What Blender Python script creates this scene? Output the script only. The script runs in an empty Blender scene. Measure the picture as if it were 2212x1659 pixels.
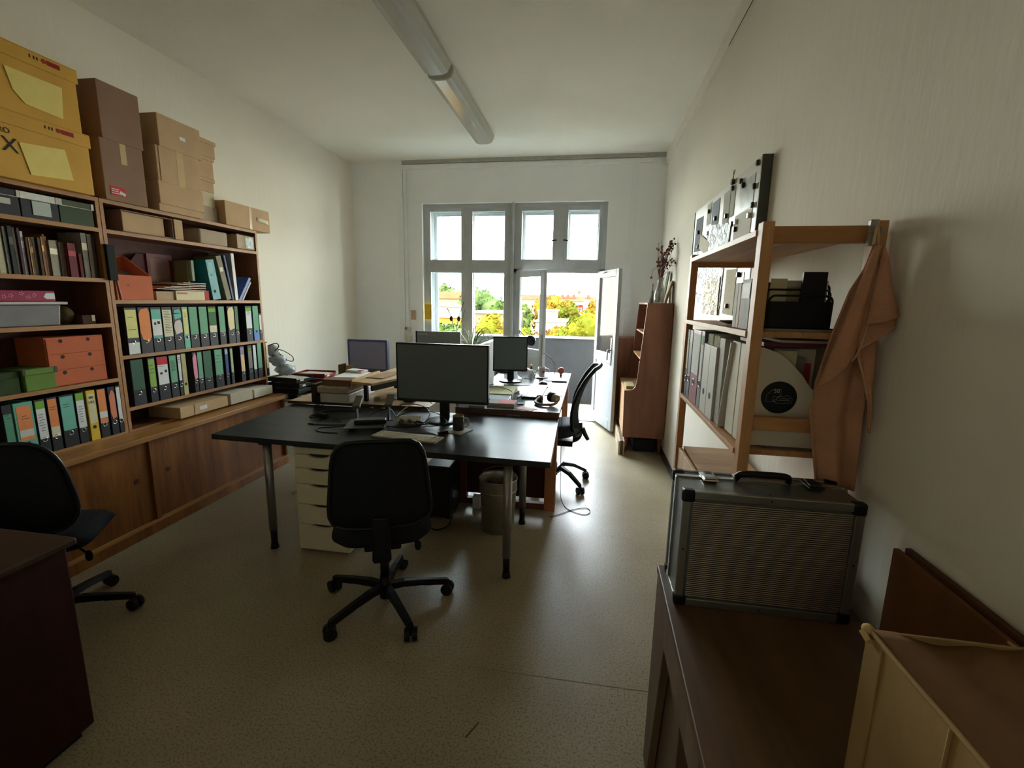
import bpy, bmesh, math, random
from mathutils import Vector, Matrix, Euler
random.seed(7)
PI = math.pi
C = bpy.context.scene.collection
S = bpy.context.scene

# ------------------------------------------------------------------ camera
def make_camera():
    yaw, pitch, roll, F = .1649, .1782, -.0184, 1004.
    cy, sy, cp, sp = math.cos(yaw), math.sin(yaw), math.cos(pitch), math.sin(pitch)
    f = Vector((-sy*cp, cy*cp, -sp)); r = Vector((cy, sy, 0)); d = f.cross(r)
    c, s = math.cos(roll), math.sin(roll)
    r2 = c*r + s*d; d2 = -s*r + c*d
    cam = bpy.data.cameras.new('camera'); o = bpy.data.objects.new('camera', cam); C.objects.link(o)
    m = Matrix.Identity(4)
    for i in range(3):
        m[i][0] = r2[i]; m[i][1] = -d2[i]; m[i][2] = -f[i]
    m[0][3], m[1][3], m[2][3] = 0, 0, 1.63
    o.matrix_world = m
    cam.sensor_width = 36; cam.lens = F/2212*36; cam.clip_start = .02; cam.clip_end = 600
    S.camera = o
make_camera()

# ------------------------------------------------------------------ light and exposure
SKY = 9.0
def make_world():
    w = bpy.data.worlds.new('World'); S.world = w; w.use_nodes = True
    n, l = w.node_tree.nodes, w.node_tree.links
    n.clear()
    out = n.new('ShaderNodeOutputWorld'); bg = n.new('ShaderNodeBackground')
    tc = n.new('ShaderNodeTexCoord'); sep = n.new('ShaderNodeSeparateXYZ'); rp = n.new('ShaderNodeValToRGB')
    l.new(tc.outputs['Generated'], sep.inputs[0]); l.new(sep.outputs['Z'], rp.inputs[0])
    e = rp.color_ramp.elements
    e[0].position = 0.0; e[0].color = (1.0, .955, .84, 1)
    e[1].position = .75; e[1].color = (.72, .87, 1.0, 1)
    m = e.new(.22); m.color = (.90, .96, 1.0, 1)
    l.new(rp.outputs[0], bg.inputs[0]); bg.inputs[1].default_value = SKY
    l.new(bg.outputs[0], out.inputs[0])
make_world()
def make_sun():
    s = bpy.data.lights.new('sun', 'SUN'); s.energy = 2.6; s.color = (1.0, .80, .50); s.angle = .01
    o = bpy.data.objects.new('sun', s); C.objects.link(o)
    d = Vector((.75, 1.0, -.42))            # low evening sun from behind the house
    o.rotation_euler = d.to_track_quat('-Z', 'Y').to_euler()
make_sun()
def portal(x, z, w, h):
    a = bpy.data.lights.new('window_portal', 'AREA'); a.shape = 'RECTANGLE'; a.size = w; a.size_y = h
    a.cycles.is_portal = True
    o = bpy.data.objects.new('window_portal', a); C.objects.link(o); o.location = (x, 6.70, z)
    o.rotation_euler = (-PI/2, 0, 0)
portal(-1.09, 1.60, 2.6, 3.0)
S.view_settings.view_transform = 'Standard'; S.view_settings.look = 'None'
S.view_settings.gamma = 1; S.view_settings.use_curve_mapping = False
S.view_settings.exposure = 2.2
S.cycles.max_bounces = 14; S.cycles.diffuse_bounces = 8; S.cycles.glossy_bounces = 4
S.cycles.transparent_max_bounces = 12; S.cycles.sample_clamp_indirect = 6
S.cycles.use_denoising = True

# ------------------------------------------------------------------ materials
def lin(c):
    return tuple(((v/255)/12.92 if v/255 <= .04045 else ((v/255+.055)/1.055)**2.4) for v in c)
_m = {}
def base(name):
    m = bpy.data.materials.new(name); m.use_nodes = True
    return m, m.node_tree.nodes, m.node_tree.links, m.node_tree.nodes['Principled BSDF']
def mat(rgb, rough=.6, metal=0, var=.10, scale=14, bump=0.0, bscale=200, spec=.22, dist=.002, stretch=None, trans=0, alpha=1, coat=0):
    """procedural surface: colour rgb (0-255) modulated by noise, optional fine relief"""
    key = (rgb, rough, metal, var, scale, bump, bscale, spec, stretch, trans, alpha, coat)
    if key in _m: return _m[key]
    m, n, l, b = base('surface')
    c = lin(rgb)
    tc = n.new('ShaderNodeTexCoord'); src = tc.outputs['Object']
    if stretch:
        mp = n.new('ShaderNodeMapping'); l.new(src, mp.inputs[0]); mp.inputs['Scale'].default_value = stretch; src = mp.outputs[0]
    no = n.new('ShaderNodeTexNoise'); no.inputs['Scale'].default_value = scale; no.inputs['Detail'].default_value = 5
    l.new(src, no.inputs[0])
    rp = n.new('ShaderNodeValToRGB'); l.new(no.outputs[0], rp.inputs[0])
    e = rp.color_ramp.elements
    e[0].position = .3; e[0].color = (*[v*(1-var) for v in c], 1)
    e[1].position = .7; e[1].color = (*[min(1, v*(1+var)) for v in c], 1)
    l.new(rp.outputs[0], b.inputs['Base Color'])
    b.inputs['Roughness'].default_value = rough; b.inputs['Metallic'].default_value = metal
    b.inputs['Specular IOR Level'].default_value = spec
    if trans: b.inputs['Transmission Weight'].default_value = trans
    if alpha < 1: b.inputs['Alpha'].default_value = alpha
    if coat: b.inputs['Coat Weight'].default_value = coat; b.inputs['Coat Roughness'].default_value = .15
    if bump:
        nb = n.new('ShaderNodeTexNoise'); nb.inputs['Scale'].default_value = bscale; nb.inputs['Detail'].default_value = 3; l.new(src, nb.inputs[0])
        bp = n.new('ShaderNodeBump'); bp.inputs['Strength'].default_value = bump; bp.inputs['Distance'].default_value = dist
        l.new(nb.outputs[0], bp.inputs['Height']); l.new(bp.outputs[0], b.inputs['Normal'])
    _m[key] = m
    return m
def wood(c1, c2, axis='y', rough=.45, scale=9, spec=.28, coat=0, knots=False):
    key = ('wood', c1, c2, axis, rough, scale, coat, knots)
    if key in _m: return _m[key]
    m, n, l, b = base('wood')
    tc = n.new('ShaderNodeTexCoord'); mp = n.new('ShaderNodeMapping'); l.new(tc.outputs['Object'], mp.inputs[0])
    st = {'x': (.12, 1, 1), 'y': (1, .12, 1), 'z': (1, 1, .12)}[axis]
    mp.inputs['Scale'].default_value = st
    n1 = n.new('ShaderNodeTexNoise'); n1.inputs['Scale'].default_value = scale; n1.inputs['Detail'].default_value = 6; n1.inputs['Distortion'].default_value = 1.2
    n2 = n.new('ShaderNodeTexNoise'); n2.inputs['Scale'].default_value = scale*11; n2.inputs['Detail'].default_value = 3
    l.new(mp.outputs[0], n1.inputs[0]); l.new(mp.outputs[0], n2.inputs[0])
    mx = n.new('ShaderNodeMath'); mx.operation = 'MULTIPLY_ADD'; mx.inputs[1].default_value = .35; 
    l.new(n2.outputs[0], mx.inputs[0]); l.new(n1.outputs[0], mx.inputs[2])
    rp = n.new('ShaderNodeValToRGB'); l.new(mx.outputs[0], rp.inputs[0]); e = rp.color_ramp.elements
    e[0].position = .5; e[0].color = (*lin(c1), 1); e[1].position = .85; e[1].color = (*lin(c2), 1)
    l.new(rp.outputs[0], b.inputs['Base Color'])
    b.inputs['Roughness'].default_value = rough; b.inputs['Specular IOR Level'].default_value = spec
    if coat: b.inputs['Coat Weight'].default_value = coat; b.inputs['Coat Roughness'].default_value = .2
    _m[key] = m
    return m
def plaster(rgb, name='plaster', brush=(1, 1, .25)):
    m, n, l, b = base(name); c = lin(rgb)
    tc = n.new('ShaderNodeTexCoord'); mp = n.new('ShaderNodeMapping'); l.new(tc.outputs['Object'], mp.inputs[0]); mp.inputs['Scale'].default_value = brush
    a = n.new('ShaderNodeTexNoise'); a.inputs['Scale'].default_value = 1.1; a.inputs['Detail'].default_value = 6; l.new(tc.outputs['Object'], a.inputs[0])
    f = n.new('ShaderNodeTexNoise'); f.inputs['Scale'].default_value = 26; f.inputs['Detail'].default_value = 8; l.new(mp.outputs[0], f.inputs[0])
    rp = n.new('ShaderNodeValToRGB'); l.new(a.outputs[0], rp.inputs[0]); e = rp.color_ramp.elements
    e[0].position = .25; e[0].color = (*[v*.93 for v in c], 1); e[1].position = .75; e[1].color = (*[min(1, v*1.04) for v in c], 1)
    l.new(rp.outputs[0], b.inputs['Base Color']); b.inputs['Roughness'].default_value = .85; b.inputs['Specular IOR Level'].default_value = .2
    bp = n.new('ShaderNodeBump'); bp.inputs['Strength'].default_value = .35; bp.inputs['Distance'].default_value = .006
    l.new(f.outputs[0], bp.inputs['Height']); l.new(bp.outputs[0], b.inputs['Normal'])
    return m
def linoleum():
    m, n, l, b = base('linoleum')
    tc = n.new('ShaderNodeTexCoord')
    a = n.new('ShaderNodeTexNoise'); a.inputs['Scale'].default_value = 1.3; a.inputs['Detail'].default_value = 7; l.new(tc.outputs['Object'], a.inputs[0])
    s = n.new('ShaderNodeTexNoise'); s.inputs['Scale'].default_value = 110; s.inputs['Detail'].default_value = 4; l.new(tc.outputs['Object'], s.inputs[0])
    v = n.new('ShaderNodeTexVoronoi'); v.inputs['Scale'].default_value = 75; l.new(tc.outputs['Object'], v.inputs[0])
    r1 = n.new('ShaderNodeValToRGB'); l.new(a.outputs[0], r1.inputs[0]); e = r1.color_ramp.elements
    e[0].position = .3; e[0].color = (*lin((148, 135, 108)), 1); e[1].position = .7; e[1].color = (*lin((172, 159, 132)), 1)
    r2 = n.new('ShaderNodeValToRGB'); l.new(s.outputs[0], r2.inputs[0]); e = r2.color_ramp.elements
    e[0].position = .38; e[0].color = (.62, .60, .56, 1); e[1].position = .5; e[1].color = (1, 1, 1, 1)
    r3 = n.new('ShaderNodeValToRGB'); l.new(v.outputs['Distance'], r3.inputs[0]); e = r3.color_ramp.elements
    e[0].position = .10; e[0].color = (.42, .38, .33, 1); e[1].position = .17; e[1].color = (1, 1, 1, 1)
    m1 = n.new('ShaderNodeMix'); m1.data_type = 'RGBA'; m1.blend_type = 'MULTIPLY'; m1.inputs[0].default_value = 1
    l.new(r1.outputs[0], m1.inputs[6]); l.new(r2.outputs[0], m1.inputs[7])
    m2 = n.new('ShaderNodeMix'); m2.data_type = 'RGBA'; m2.blend_type = 'MULTIPLY'; m2.inputs[0].default_value = .55
    l.new(m1.outputs[2], m2.inputs[6]); l.new(r3.outputs[0], m2.inputs[7])
    l.new(m2.outputs[2], b.inputs['Base Color'])
    rr = n.new('ShaderNodeMapRange'); l.new(a.outputs[0], rr.inputs[0]); rr.inputs[3].default_value = .28; rr.inputs[4].default_value = .42
    l.new(rr.outputs[0], b.inputs['Roughness']); b.inputs['Specular IOR Level'].default_value = .35
    return m
def glass(tint=(.97, .99, .98), rough=.0):
    m = bpy.data.materials.new('window_glass'); m.use_nodes = True; n, l = m.node_tree.nodes, m.node_tree.links; n.clear()
    out = n.new('ShaderNodeOutputMaterial'); t = n.new('ShaderNodeBsdfTransparent'); g = n.new('ShaderNodeBsdfGlossy'); mx = n.new('ShaderNodeMixShader')
    fr = n.new('ShaderNodeFresnel'); fr.inputs[0].default_value = 1.45
    t.inputs[0].default_value = (*tint, 1); g.inputs['Roughness'].default_value = rough
    ge = n.new('ShaderNodeNewGeometry'); mr = n.new('ShaderNodeMapRange'); l.new(ge.outputs['Backfacing'], mr.inputs[0]); mr.inputs[3].default_value = 1.05; mr.inputs[4].default_value = 1/1.05; l.new(mr.outputs[0], fr.inputs[0])
    l.new(fr.outputs[0], mx.inputs[0]); l.new(t.outputs[0], mx.inputs[1]); l.new(g.outputs[0], mx.inputs[2]); l.new(mx.outputs[0], out.inputs[0])
    return m
def foil(rgb, scale=18):
    m, n, l, b = base('glossy_paper'); tc = n.new('ShaderNodeTexCoord')
    no = n.new('ShaderNodeTexNoise'); no.inputs['Scale'].default_value = scale; no.inputs['Detail'].default_value = 3; no.inputs['Distortion'].default_value = 2; l.new(tc.outputs['Object'], no.inputs[0])
    bp = n.new('ShaderNodeBump'); bp.inputs['Strength'].default_value = .9; bp.inputs['Distance'].default_value = .03
    l.new(no.outputs[0], bp.inputs['Height']); l.new(bp.outputs[0], b.inputs['Normal'])
    b.inputs['Base Color'].default_value = (*lin(rgb), 1); b.inputs['Roughness'].default_value = .18; b.inputs['Metallic'].default_value = .25
    return m
def ribbed(rgb):
    m, n, l, b = base('ribbed_aluminium'); tc = n.new('ShaderNodeTexCoord'); w = n.new('ShaderNodeTexWave')
    w.bands_direction = 'Z'; w.inputs['Scale'].default_value = 52; l.new(tc.outputs['Object'], w.inputs[0])
    bp = n.new('ShaderNodeBump'); bp.inputs['Strength'].default_value = .8; bp.inputs['Distance'].default_value = .002
    l.new(w.outputs['Fac'], bp.inputs['Height']); l.new(bp.outputs[0], b.inputs['Normal'])
    b.inputs['Base Color'].default_value = (*lin(rgb), 1); b.inputs['Roughness'].default_value = .38; b.inputs['Metallic'].default_value = .85
    return m
def leafmat(c1, c2):
    m, n, l, b = base('foliage'); tc = n.new('ShaderNodeTexCoord'); no = n.new('ShaderNodeTexNoise'); no.inputs['Scale'].default_value = 1.1; no.inputs['Detail'].default_value = 4
    l.new(tc.outputs['Object'], no.inputs[0]); rp = n.new('ShaderNodeValToRGB'); l.new(no.outputs[0], rp.inputs[0]); e = rp.color_ramp.elements
    e[0].position = .35; e[0].color = (*lin(c1), 1); e[1].position = .65; e[1].color = (*lin(c2), 1)
    l.new(rp.outputs[0], b.inputs['Base Color']); b.inputs['Roughness'].default_value = .8; b.inputs['Specular IOR Level'].default_value = 0
    return m

WALL = plaster((227, 221, 207)); CEIL = plaster((233, 231, 221), 'ceiling_paint', (1, 1, 1))
WHITE = mat((214, 214, 206), .45, var=.04); FRAME = mat((176, 180, 182), .5, var=.06, scale=6, bump=.2, bscale=60)
LINO = linoleum(); GLASS = glass(); CLEAR = glass((.93, .95, .95), .05)
PINE = wood((168, 118, 74), (196, 146, 98), 'z', .5); PINEY = wood((172, 124, 80), (200, 152, 104), 'y', .5); PINEX = wood((162, 112, 68), (190, 140, 92), 'x', .5)
CABW = wood((110, 64, 26), (156, 99, 46), 'z', .38, 5, coat=.2); CABY = wood((148, 100, 52), (174, 126, 72), 'y', .4, 7, coat=.2)
SHELFW = wood((98, 62, 38), (126, 82, 50), 'y', .5); SHELFE = wood((148, 104, 60), (172, 126, 78), 'y', .5)
SIDEW = wood((98, 60, 36), (124, 80, 48), 'z', .5); REDW = wood((92, 52, 46), (112, 66, 56), 'z', .5)
HUTCH = wood((122, 82, 64), (148, 102, 80), 'z', .5, 6); HUTCHL = wood((186, 140, 96), (208, 164, 120), 'y', .45)
DESKR = wood((76, 52, 30), (104, 74, 44), 'y', .42, 4); DESKRS = wood((92, 72, 56), (112, 90, 70), 'z', .5)
DARKRED = wood((42, 15, 14), (56, 22, 19), 'z', .5); TABLETOP = wood((140, 98, 60), (166, 120, 76), 'x', .45)
BLACKTOP = mat((50, 51, 51), .36, var=.2, scale=5, spec=.08, stretch=(.2, 2, 1), bump=.06, bscale=40)
BLACKEDGE = mat((18, 18, 20), .35)
FAB = mat((24, 25, 28), .9, var=.2, scale=60, bump=.4, bscale=500); PLBLK = mat((20, 20, 22), .38, var=.08); RUB = mat((26, 26, 27), .7)
STEEL = mat((150, 150, 148), .35, .8, .05); CHROME = mat((205, 205, 205), .15, 1, .02); GALV = mat((184, 182, 170), .36, .8, .12, 20)
SCREEN = mat((92, 104, 104), .45, var=.02, spec=.5); SCREENB = mat((142, 146, 182), .45, var=.03)  # screen colours lightened to stand in for room reflections and haze
CARD = mat((150, 112, 76), .85, var=.07, scale=5, bump=.15, bscale=90); CARD2 = mat((184, 154, 120), .85, var=.07, scale=6, bump=.15, bscale=90)
CARD3 = mat((138, 108, 90), .85, var=.07, scale=5, bump=.15, bscale=90); CARD4 = mat((186, 150, 98), .8, var=.08, scale=5, bump=.2, bscale=60)
GREYCARD = mat((168, 152, 130), .85, var=.06, scale=8); MANILA = mat((188, 158, 118), .85, var=.05)
YEL = mat((202, 156, 70), .75, var=.07, scale=5); NOTE = mat((226, 206, 122), .8, var=.04); PAPER = mat((222, 220, 212), .8, var=.03)
TAPE = mat((196, 170, 130), .2, var=.05); ORANGE = mat((186, 96, 58), .7, var=.06); GREENB = mat((98, 128, 54), .75, var=.08)
BINDER = mat((44, 45, 48), .55, var=.25, scale=90); INK = mat((50, 48, 46), .8); GREYBODY = mat((90, 92, 92), .6)

# ------------------------------------------------------------------ mesh helpers
class MB:
    def __init__(s): s.v = []; s.f = []; s.sm = []
    def add(s, v, f, sm=False):
        k = len(s.v); s.v += [tuple(p) for p in v]; s.f += [tuple(i+k for i in q) for q in f]; s.sm += [sm]*len(f); return s
    def box(s, x0, x1, y0, y1, z0, z1):
        return s.add([(x0, y0, z0), (x1, y0, z0), (x1, y1, z0), (x0, y1, z0), (x0, y0, z1), (x1, y0, z1), (x1, y1, z1), (x0, y1, z1)],
                     [(0, 3, 2, 1), (4, 5, 6, 7), (0, 1, 5, 4), (1, 2, 6, 5), (2, 3, 7, 6), (3, 0, 4, 7)])
    def obox(s, c, size, rot=(0, 0, 0)):
        R = Euler(rot).to_matrix(); c = Vector(c); a, b, d = [v/2 for v in size]
        vs = [c + R @ Vector((x*a, y*b, z*d)) for z in (-1, 1) for x, y in ((-1, -1), (1, -1), (1, 1), (-1, 1))]
        return s.add(vs, [(0, 3, 2, 1), (4, 5, 6, 7), (0, 1, 5, 4), (1, 2, 6, 5), (2, 3, 7, 6), (3, 0, 4, 7)])
    def cyl(s, p0, p1, r0, r1=None, n=16, caps=True):
        r1 = r0 if r1 is None else r1; p0, p1 = Vector(p0), Vector(p1); d = (p1-p0).normalized()
        u = d.orthogonal().normalized(); w = d.cross(u)
        vs = [p0 + r0*(u*math.cos(2*PI*i/n) + w*math.sin(2*PI*i/n)) for i in range(n)] + [p1 + r1*(u*math.cos(2*PI*i/n) + w*math.sin(2*PI*i/n)) for i in range(n)]
        s.add(vs, [(i, (i+1) % n, n+(i+1) % n, n+i) for i in range(n)], True)
        if caps:
            k = len(s.v)-2*n; s.f += [tuple(k+i for i in reversed(range(n))), tuple(k+n+i for i in range(n))]; s.sm += [False, False]
        return s
    def tube(s, pts, r, n=8, closed=False, smooth=True):
        P = [Vector(p) for p in pts]
        if smooth and len(P) > 2:                         # catmull-rom
            Q = []; L = len(P)
            rng = range(L if closed else L-1)
            for i in rng:
                a = P[(i-1) % L] if closed or i > 0 else P[0]; b = P[i]; c = P[(i+1) % L]; d = P[(i+2) % L] if closed or i+2 < L else P[-1]
                for t in (0, .25, .5, .75):
                    Q.append(.5*((2*b)+(c-a)*t+(2*a-5*b+4*c-d)*t*t+(3*b-a-3*c+d)*t**3))
            if not closed: Q.append(P[-1])
            P = Q
        k0 = len(s.v); L = len(P); up = None
        for i, p in enumerate(P):
            t = (P[(i+1) % L]-P[i-1]) if closed else (P[min(i+1, L-1)]-P[max(i-1, 0)])
            if t.length < 1e-9: t = Vector((0, 0, 1))
            t.normalize()
            if up is None: up = t.orthogonal().normalized()
            up = (up - t*up.dot(t)); up = up.normalized() if up.length > 1e-6 else t.orthogonal().normalized()
            w = t.cross(up); rr = r[min(i*len(r)//L, len(r)-1)] if isinstance(r, (list, tuple)) else r
            s.v += [tuple(p + rr*(up*math.cos(2*PI*j/n)+w*math.sin(2*PI*j/n))) for j in range(n)]
        for i in range(L if closed else L-1):
            a = k0+i*n; b = k0+((i+1) % L)*n
            for j in range(n): s.f.append((a+j, a+(j+1) % n, b+(j+1) % n, b+j)); s.sm.append(True)
        if not closed:
            s.f += [tuple(k0+j for j in reversed(range(n))), tuple(k0+(L-1)*n+j for j in range(n))]; s.sm += [False]*2
        return s
    def prism(s, poly, ax, a, b):
        """poly: 2D points in the plane normal to ax (yz for x, xz for y, xy for z)"""
        def P(q, t): return {'x': (t, q[0], q[1]), 'y': (q[0], t, q[1]), 'z': (q[0], q[1], t)}[ax]
        n = len(poly)
        return s.add([P(q, a) for q in poly]+[P(q, b) for q in poly], [tuple(reversed(range(n))), tuple(range(n, 2*n))]+[(i, (i+1) % n, n+(i+1) % n, n+i) for i in range(n)])
    def lathe(s, prof, c=(0, 0, 0), n=24, sm=True):
        k = len(s.v)
        for r, z in prof: s.v += [(c[0]+r*math.cos(2*PI*i/n), c[1]+r*math.sin(2*PI*i/n), c[2]+z) for i in range(n)]
        for j in range(len(prof)-1):
            for i in range(n):
                a = k+j*n; s.f.append((a+i, a+(i+1) % n, a+n+(i+1) % n, a+n+i)); s.sm.append(sm)
        return s
    def sph(s, c, r, n=14, m=9):
        r = (r, r, r) if not isinstance(r, (tuple, list)) else r; vs = []; fs = []
        for j in range(m+1):
            t = PI*j/m
            vs += [(c[0]+r[0]*math.sin(t)*math.cos(2*PI*i/n), c[1]+r[1]*math.sin(t)*math.sin(2*PI*i/n), c[2]+r[2]*math.cos(t)) for i in range(n)]
        for j in range(m):
            for i in range(n): fs.append((j*n+i, j*n+(i+1) % n, (j+1)*n+(i+1) % n, (j+1)*n+i))
        return s.add(vs, fs, True)
    def torus(s, c, ax, R, r, n=20, m=8):
        c = Vector(c); ax = Vector(ax).normalized(); u = ax.orthogonal().normalized(); w = ax.cross(u)
        return s.tube([c+R*(u*math.cos(2*PI*i/n)+w*math.sin(2*PI*i/n)) for i in range(n)], r, m, True, False)
    def grid(s, fn, nu, nv, sm=True):
        k = len(s.v)
        for j in range(nv+1):
            for i in range(nu+1): s.v.append(tuple(fn(i/nu, j/nv)))
        for j in range(nv):
            for i in range(nu):
                a = k+j*(nu+1)+i; s.f.append((a, a+1, a+nu+2, a+nu+1)); s.sm.append(sm)
        return s
    def build(s, name, m, parent=None, bev=0, world=True, solid=0, sub=0, merge=False):
        off = Vector((0, 0, 0))
        if parent is not None and world: off = Vector(parent.get('_o', (0, 0, 0)))
        me = bpy.data.meshes.new(name)
        me.from_pydata([tuple(Vector(v)-off) for v in s.v], [], s.f)
        bm = bmesh.new(); bm.from_mesh(me)
        for f, q in zip(bm.faces, s.sm): f.smooth = q
        if merge: bmesh.ops.remove_doubles(bm, verts=bm.verts, dist=1e-5)
        bmesh.ops.recalc_face_normals(bm, faces=bm.faces); bm.to_mesh(me); bm.free()
        me.materials.append(m)
        o = bpy.data.objects.new(name, me); C.objects.link(o)
        o['_o'] = tuple(off)
        if parent is not None: o.parent = parent
        if solid:
            q = o.modifiers.new('thickness', 'SOLIDIFY'); q.thickness = solid; q.offset = 0
        if bev:
            q = o.modifiers.new('edge', 'BEVEL'); q.width = bev; q.segments = 2; q.limit_method = 'ANGLE'; q.angle_limit = .7
        if sub:
            q = o.modifiers.new('subdivision', 'SUBSURF'); q.levels = sub; q.render_levels = sub
        return o
def B(*a): return MB().box(*a)
def thing(name, label, cat, loc=(0, 0, 0), rz=0, group=None):
    o = bpy.data.objects.new(name, None); C.objects.link(o); o.location = loc; o.rotation_euler = (0, 0, rz)
    o.empty_display_size = .05
    o['label'] = label; o['category'] = cat; o['_o'] = tuple(loc)
    if group: o['group'] = group
    return o
def tag(o, label, cat, group=None):
    o['label'] = label; o['category'] = cat
    if group: o['group'] = group
    return o
def st(o): o['kind'] = 'structure'; return o
def text_mb(s, size, depth=.0006):
    cu = bpy.data.curves.new('t', 'FONT'); cu.body = s; cu.size = size; cu.extrude = depth; cu.align_x = 'CENTER'; cu.align_y = 'CENTER'; cu.resolution_u = 2
    o = bpy.data.objects.new('t', cu); C.objects.link(o)
    dg = bpy.context.evaluated_depsgraph_get(); me = bpy.data.meshes.new_from_object(o.evaluated_get(dg))
    v = [tuple(p.co) for p in me.vertices]; f = [tuple(p.vertices) for p in me.polygons]
    bpy.data.objects.remove(o); bpy.data.curves.remove(cu); bpy.data.meshes.remove(me)
    return v, f
def writing(s, size, c, right, up, depth=.0006):
    """lettering centred on c, running along right, upright along up"""
    v, f = text_mb(s, size, depth); R, U = Vector(right).normalized(), Vector(up).normalized(); N = R.cross(U); c = Vector(c)
    return MB().add([c+R*p[0]+U*p[1]+N*p[2] for p in v], f)
ORD = 'first second third fourth fifth sixth seventh eighth ninth tenth eleventh twelfth thirteenth fourteenth fifteenth sixteenth seventeenth eighteenth nineteenth twentieth'.split()

# ------------------------------------------------------------------ room
XL, XR, YB, YF, ZC = -3.34, .835, 6.32, -.75, 3.44
st(B(XL-.1, XR+.1, YF, YB+.02, -.12, 0).build('floor', LINO))
st(B(XL-.1, XR+.1, YF-.1, 6.72, ZC, ZC+.25).build('ceiling', CEIL))
st(B(XL-.25, XL, YF-.1, 6.72, -.1, ZC).build('wall_left', WALL))
st(B(XR, XR+.25, YF-.1, 6.72, -.1, ZC).build('wall_right', WALL))
st(B(XL-.25, XR+.25, YF-.2, YF, -.1, ZC).build('wall_rear', WALL))  # unseen wall, pulled close behind the camera to bounce light forward
# window wall: recess for the double window and the balcony door
WX0, WX1, DX1, WZ = -2.335, -1.10, .145, 2.895
w = MB().box(XL, WX0, YB, 6.72, -.1, ZC).box(DX1, XR, YB, 6.72, -.1, ZC).box(WX0, DX1, YB, 6.72, WZ, ZC).box(WX0, WX1, YB, 6.72, -.1, .86)
st(w.build('wall_far', plaster((240, 243, 245), 'far_wall_haze_tint')))  # plaster paled and cooled: window light and haze put into the colour
TR = mat((234, 238, 241), .6, var=.03)  # follows the far wall's painted-in bluish light
st(MB().box(-2.68, -2.60, YB-.018, YB, .05, 3.33).box(.42, .50, YB-.018, YB, .3, 3.33).box(-2.68, .74, YB-.018, YB, 3.33, 3.385).build('trim_1', TR))
st(MB().box(-2.60, XR, YB-.03, YB, 3.395, 3.44).build('recess_shade_band', mat((176, 176, 170), .8)))  # grey strip standing in for the shade along the ceiling edge
t3 = st(B(.81, XR, 1.2, YB-.03, 3.31, ZC).build('trim_3', WALL))
MB().box(.808, .8098, 2.15, 3.6, 3.306, 3.312).build('crack', INK, t3)
st(MB().box(XR-.02, XR, 1.0, YB, 0, .055).build('baseboard_right', mat((58, 50, 42), .6)))
st(MB().box(XL, WX0, YB-.02, YB, 0, .06).build('baseboard_far', mat((58, 50, 42), .6)))
fl = bpy.data.objects['floor']
MB().obox((-.377, 1.482, .0006), (.006, .08, .001), (0, 0, -.45)).build('scratch', mat((84, 66, 46), .7), fl)
MB().obox((-.05, 1.79, .0006), (.9, .004, .001), (0, 0, .012)).build('seam', mat((140, 130, 108), .5), fl)

def frame_mb(x0, x1, z0, z1, y0, y1, wd, mb=None, wt=None, wb=None):
    mb = mb or MB(); wt = wt or wd; wb = wb or wd
    mb.box(x0, x0+wd, y0, y1, z0, z1).box(x1-wd, x1, y0, y1, z0, z1)
    mb.box(x0+wd, x1-wd, y0, y1, z1-wt, z1).box(x0+wd, x1-wd, y0, y1, z0, z0+wb)
    return mb
def sash(par, x0, x1, z0, z1, y, wd=.055, th=.04, wt=None):
    s_ = frame_mb(x0, x1, z0, z1, y-th/2, y+th/2, wd, wt=wt).build('sash', FRAME, par, bev=.004)
    B(x0+wd-.004, x1-wd+.004, y-.002, y+.002, z0+wd-.004, z1-(wt or wd)+.004).build('pane', GLASS, s_)
    return s_
YI, YO = 6.42, 6.60
# window_1: casement with four lights, inner and outer sashes
mb = frame_mb(WX0, WX1, .86, WZ, YI-.045, YI+.03, .055)
mb.box(-1.755, -1.685, YI-.05, YI+.03, .9, WZ-.05).box(WX0+.056, -1.756, YI-.048, YI+.029, 2.04, 2.12).box(-1.684, WX1-.056, YI-.048, YI+.029, 2.04, 2.12)
frame_mb(WX0, WX1, .86, WZ, YO-.03, YO+.06, .09, mb); mb.box(-1.80, -1.70, YO-.03, YO+.05, .9, WZ-.05).box(WX0+.091, -1.801, YO-.029, YO+.049, 2.03, 2.13).box(-1.699, WX1-.091, YO-.029, YO+.049, 2.03, 2.13)
mb.box(WX0, WX1, YB-.05, YO-.03, .84, .875)
win1 = st(mb.build('window_1', FRAME, bev=.004))
for x0, x1 in ((WX0+.05, -1.75), (-1.69, WX1-.05)):
    sash(win1, x0, x1, 2.115, WZ-.05, YI-.03, .05, .035)
    sash(win1, x0, x1, .90, 2.045, YI-.03, .05, .035)
for x0, x1 in ((WX0+.085, -1.79), (-1.71, WX1-.085)):
    sash(win1, x0, x1, 2.12, WZ-.08, YO, .045, .035)
    sash(win1, x0, x1, .94, 2.04, YO, .045, .035)
MB().cyl((-1.72, YI-.06, 1.45), (-1.72, YI-.09, 1.45), .008).cyl((-1.72, YI-.088, 1.45), (-1.72, YI-.088, 1.36), .007).box(-1.735, -1.705, YI-.064, YI-.056, 1.40, 1.52).build('window_handle', FRAME, win1)
st(MB().box(WX1, WX1+.035, YB+.005, 6.70, -.1, WZ).build('trim_4', FRAME, bev=.006))
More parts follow.
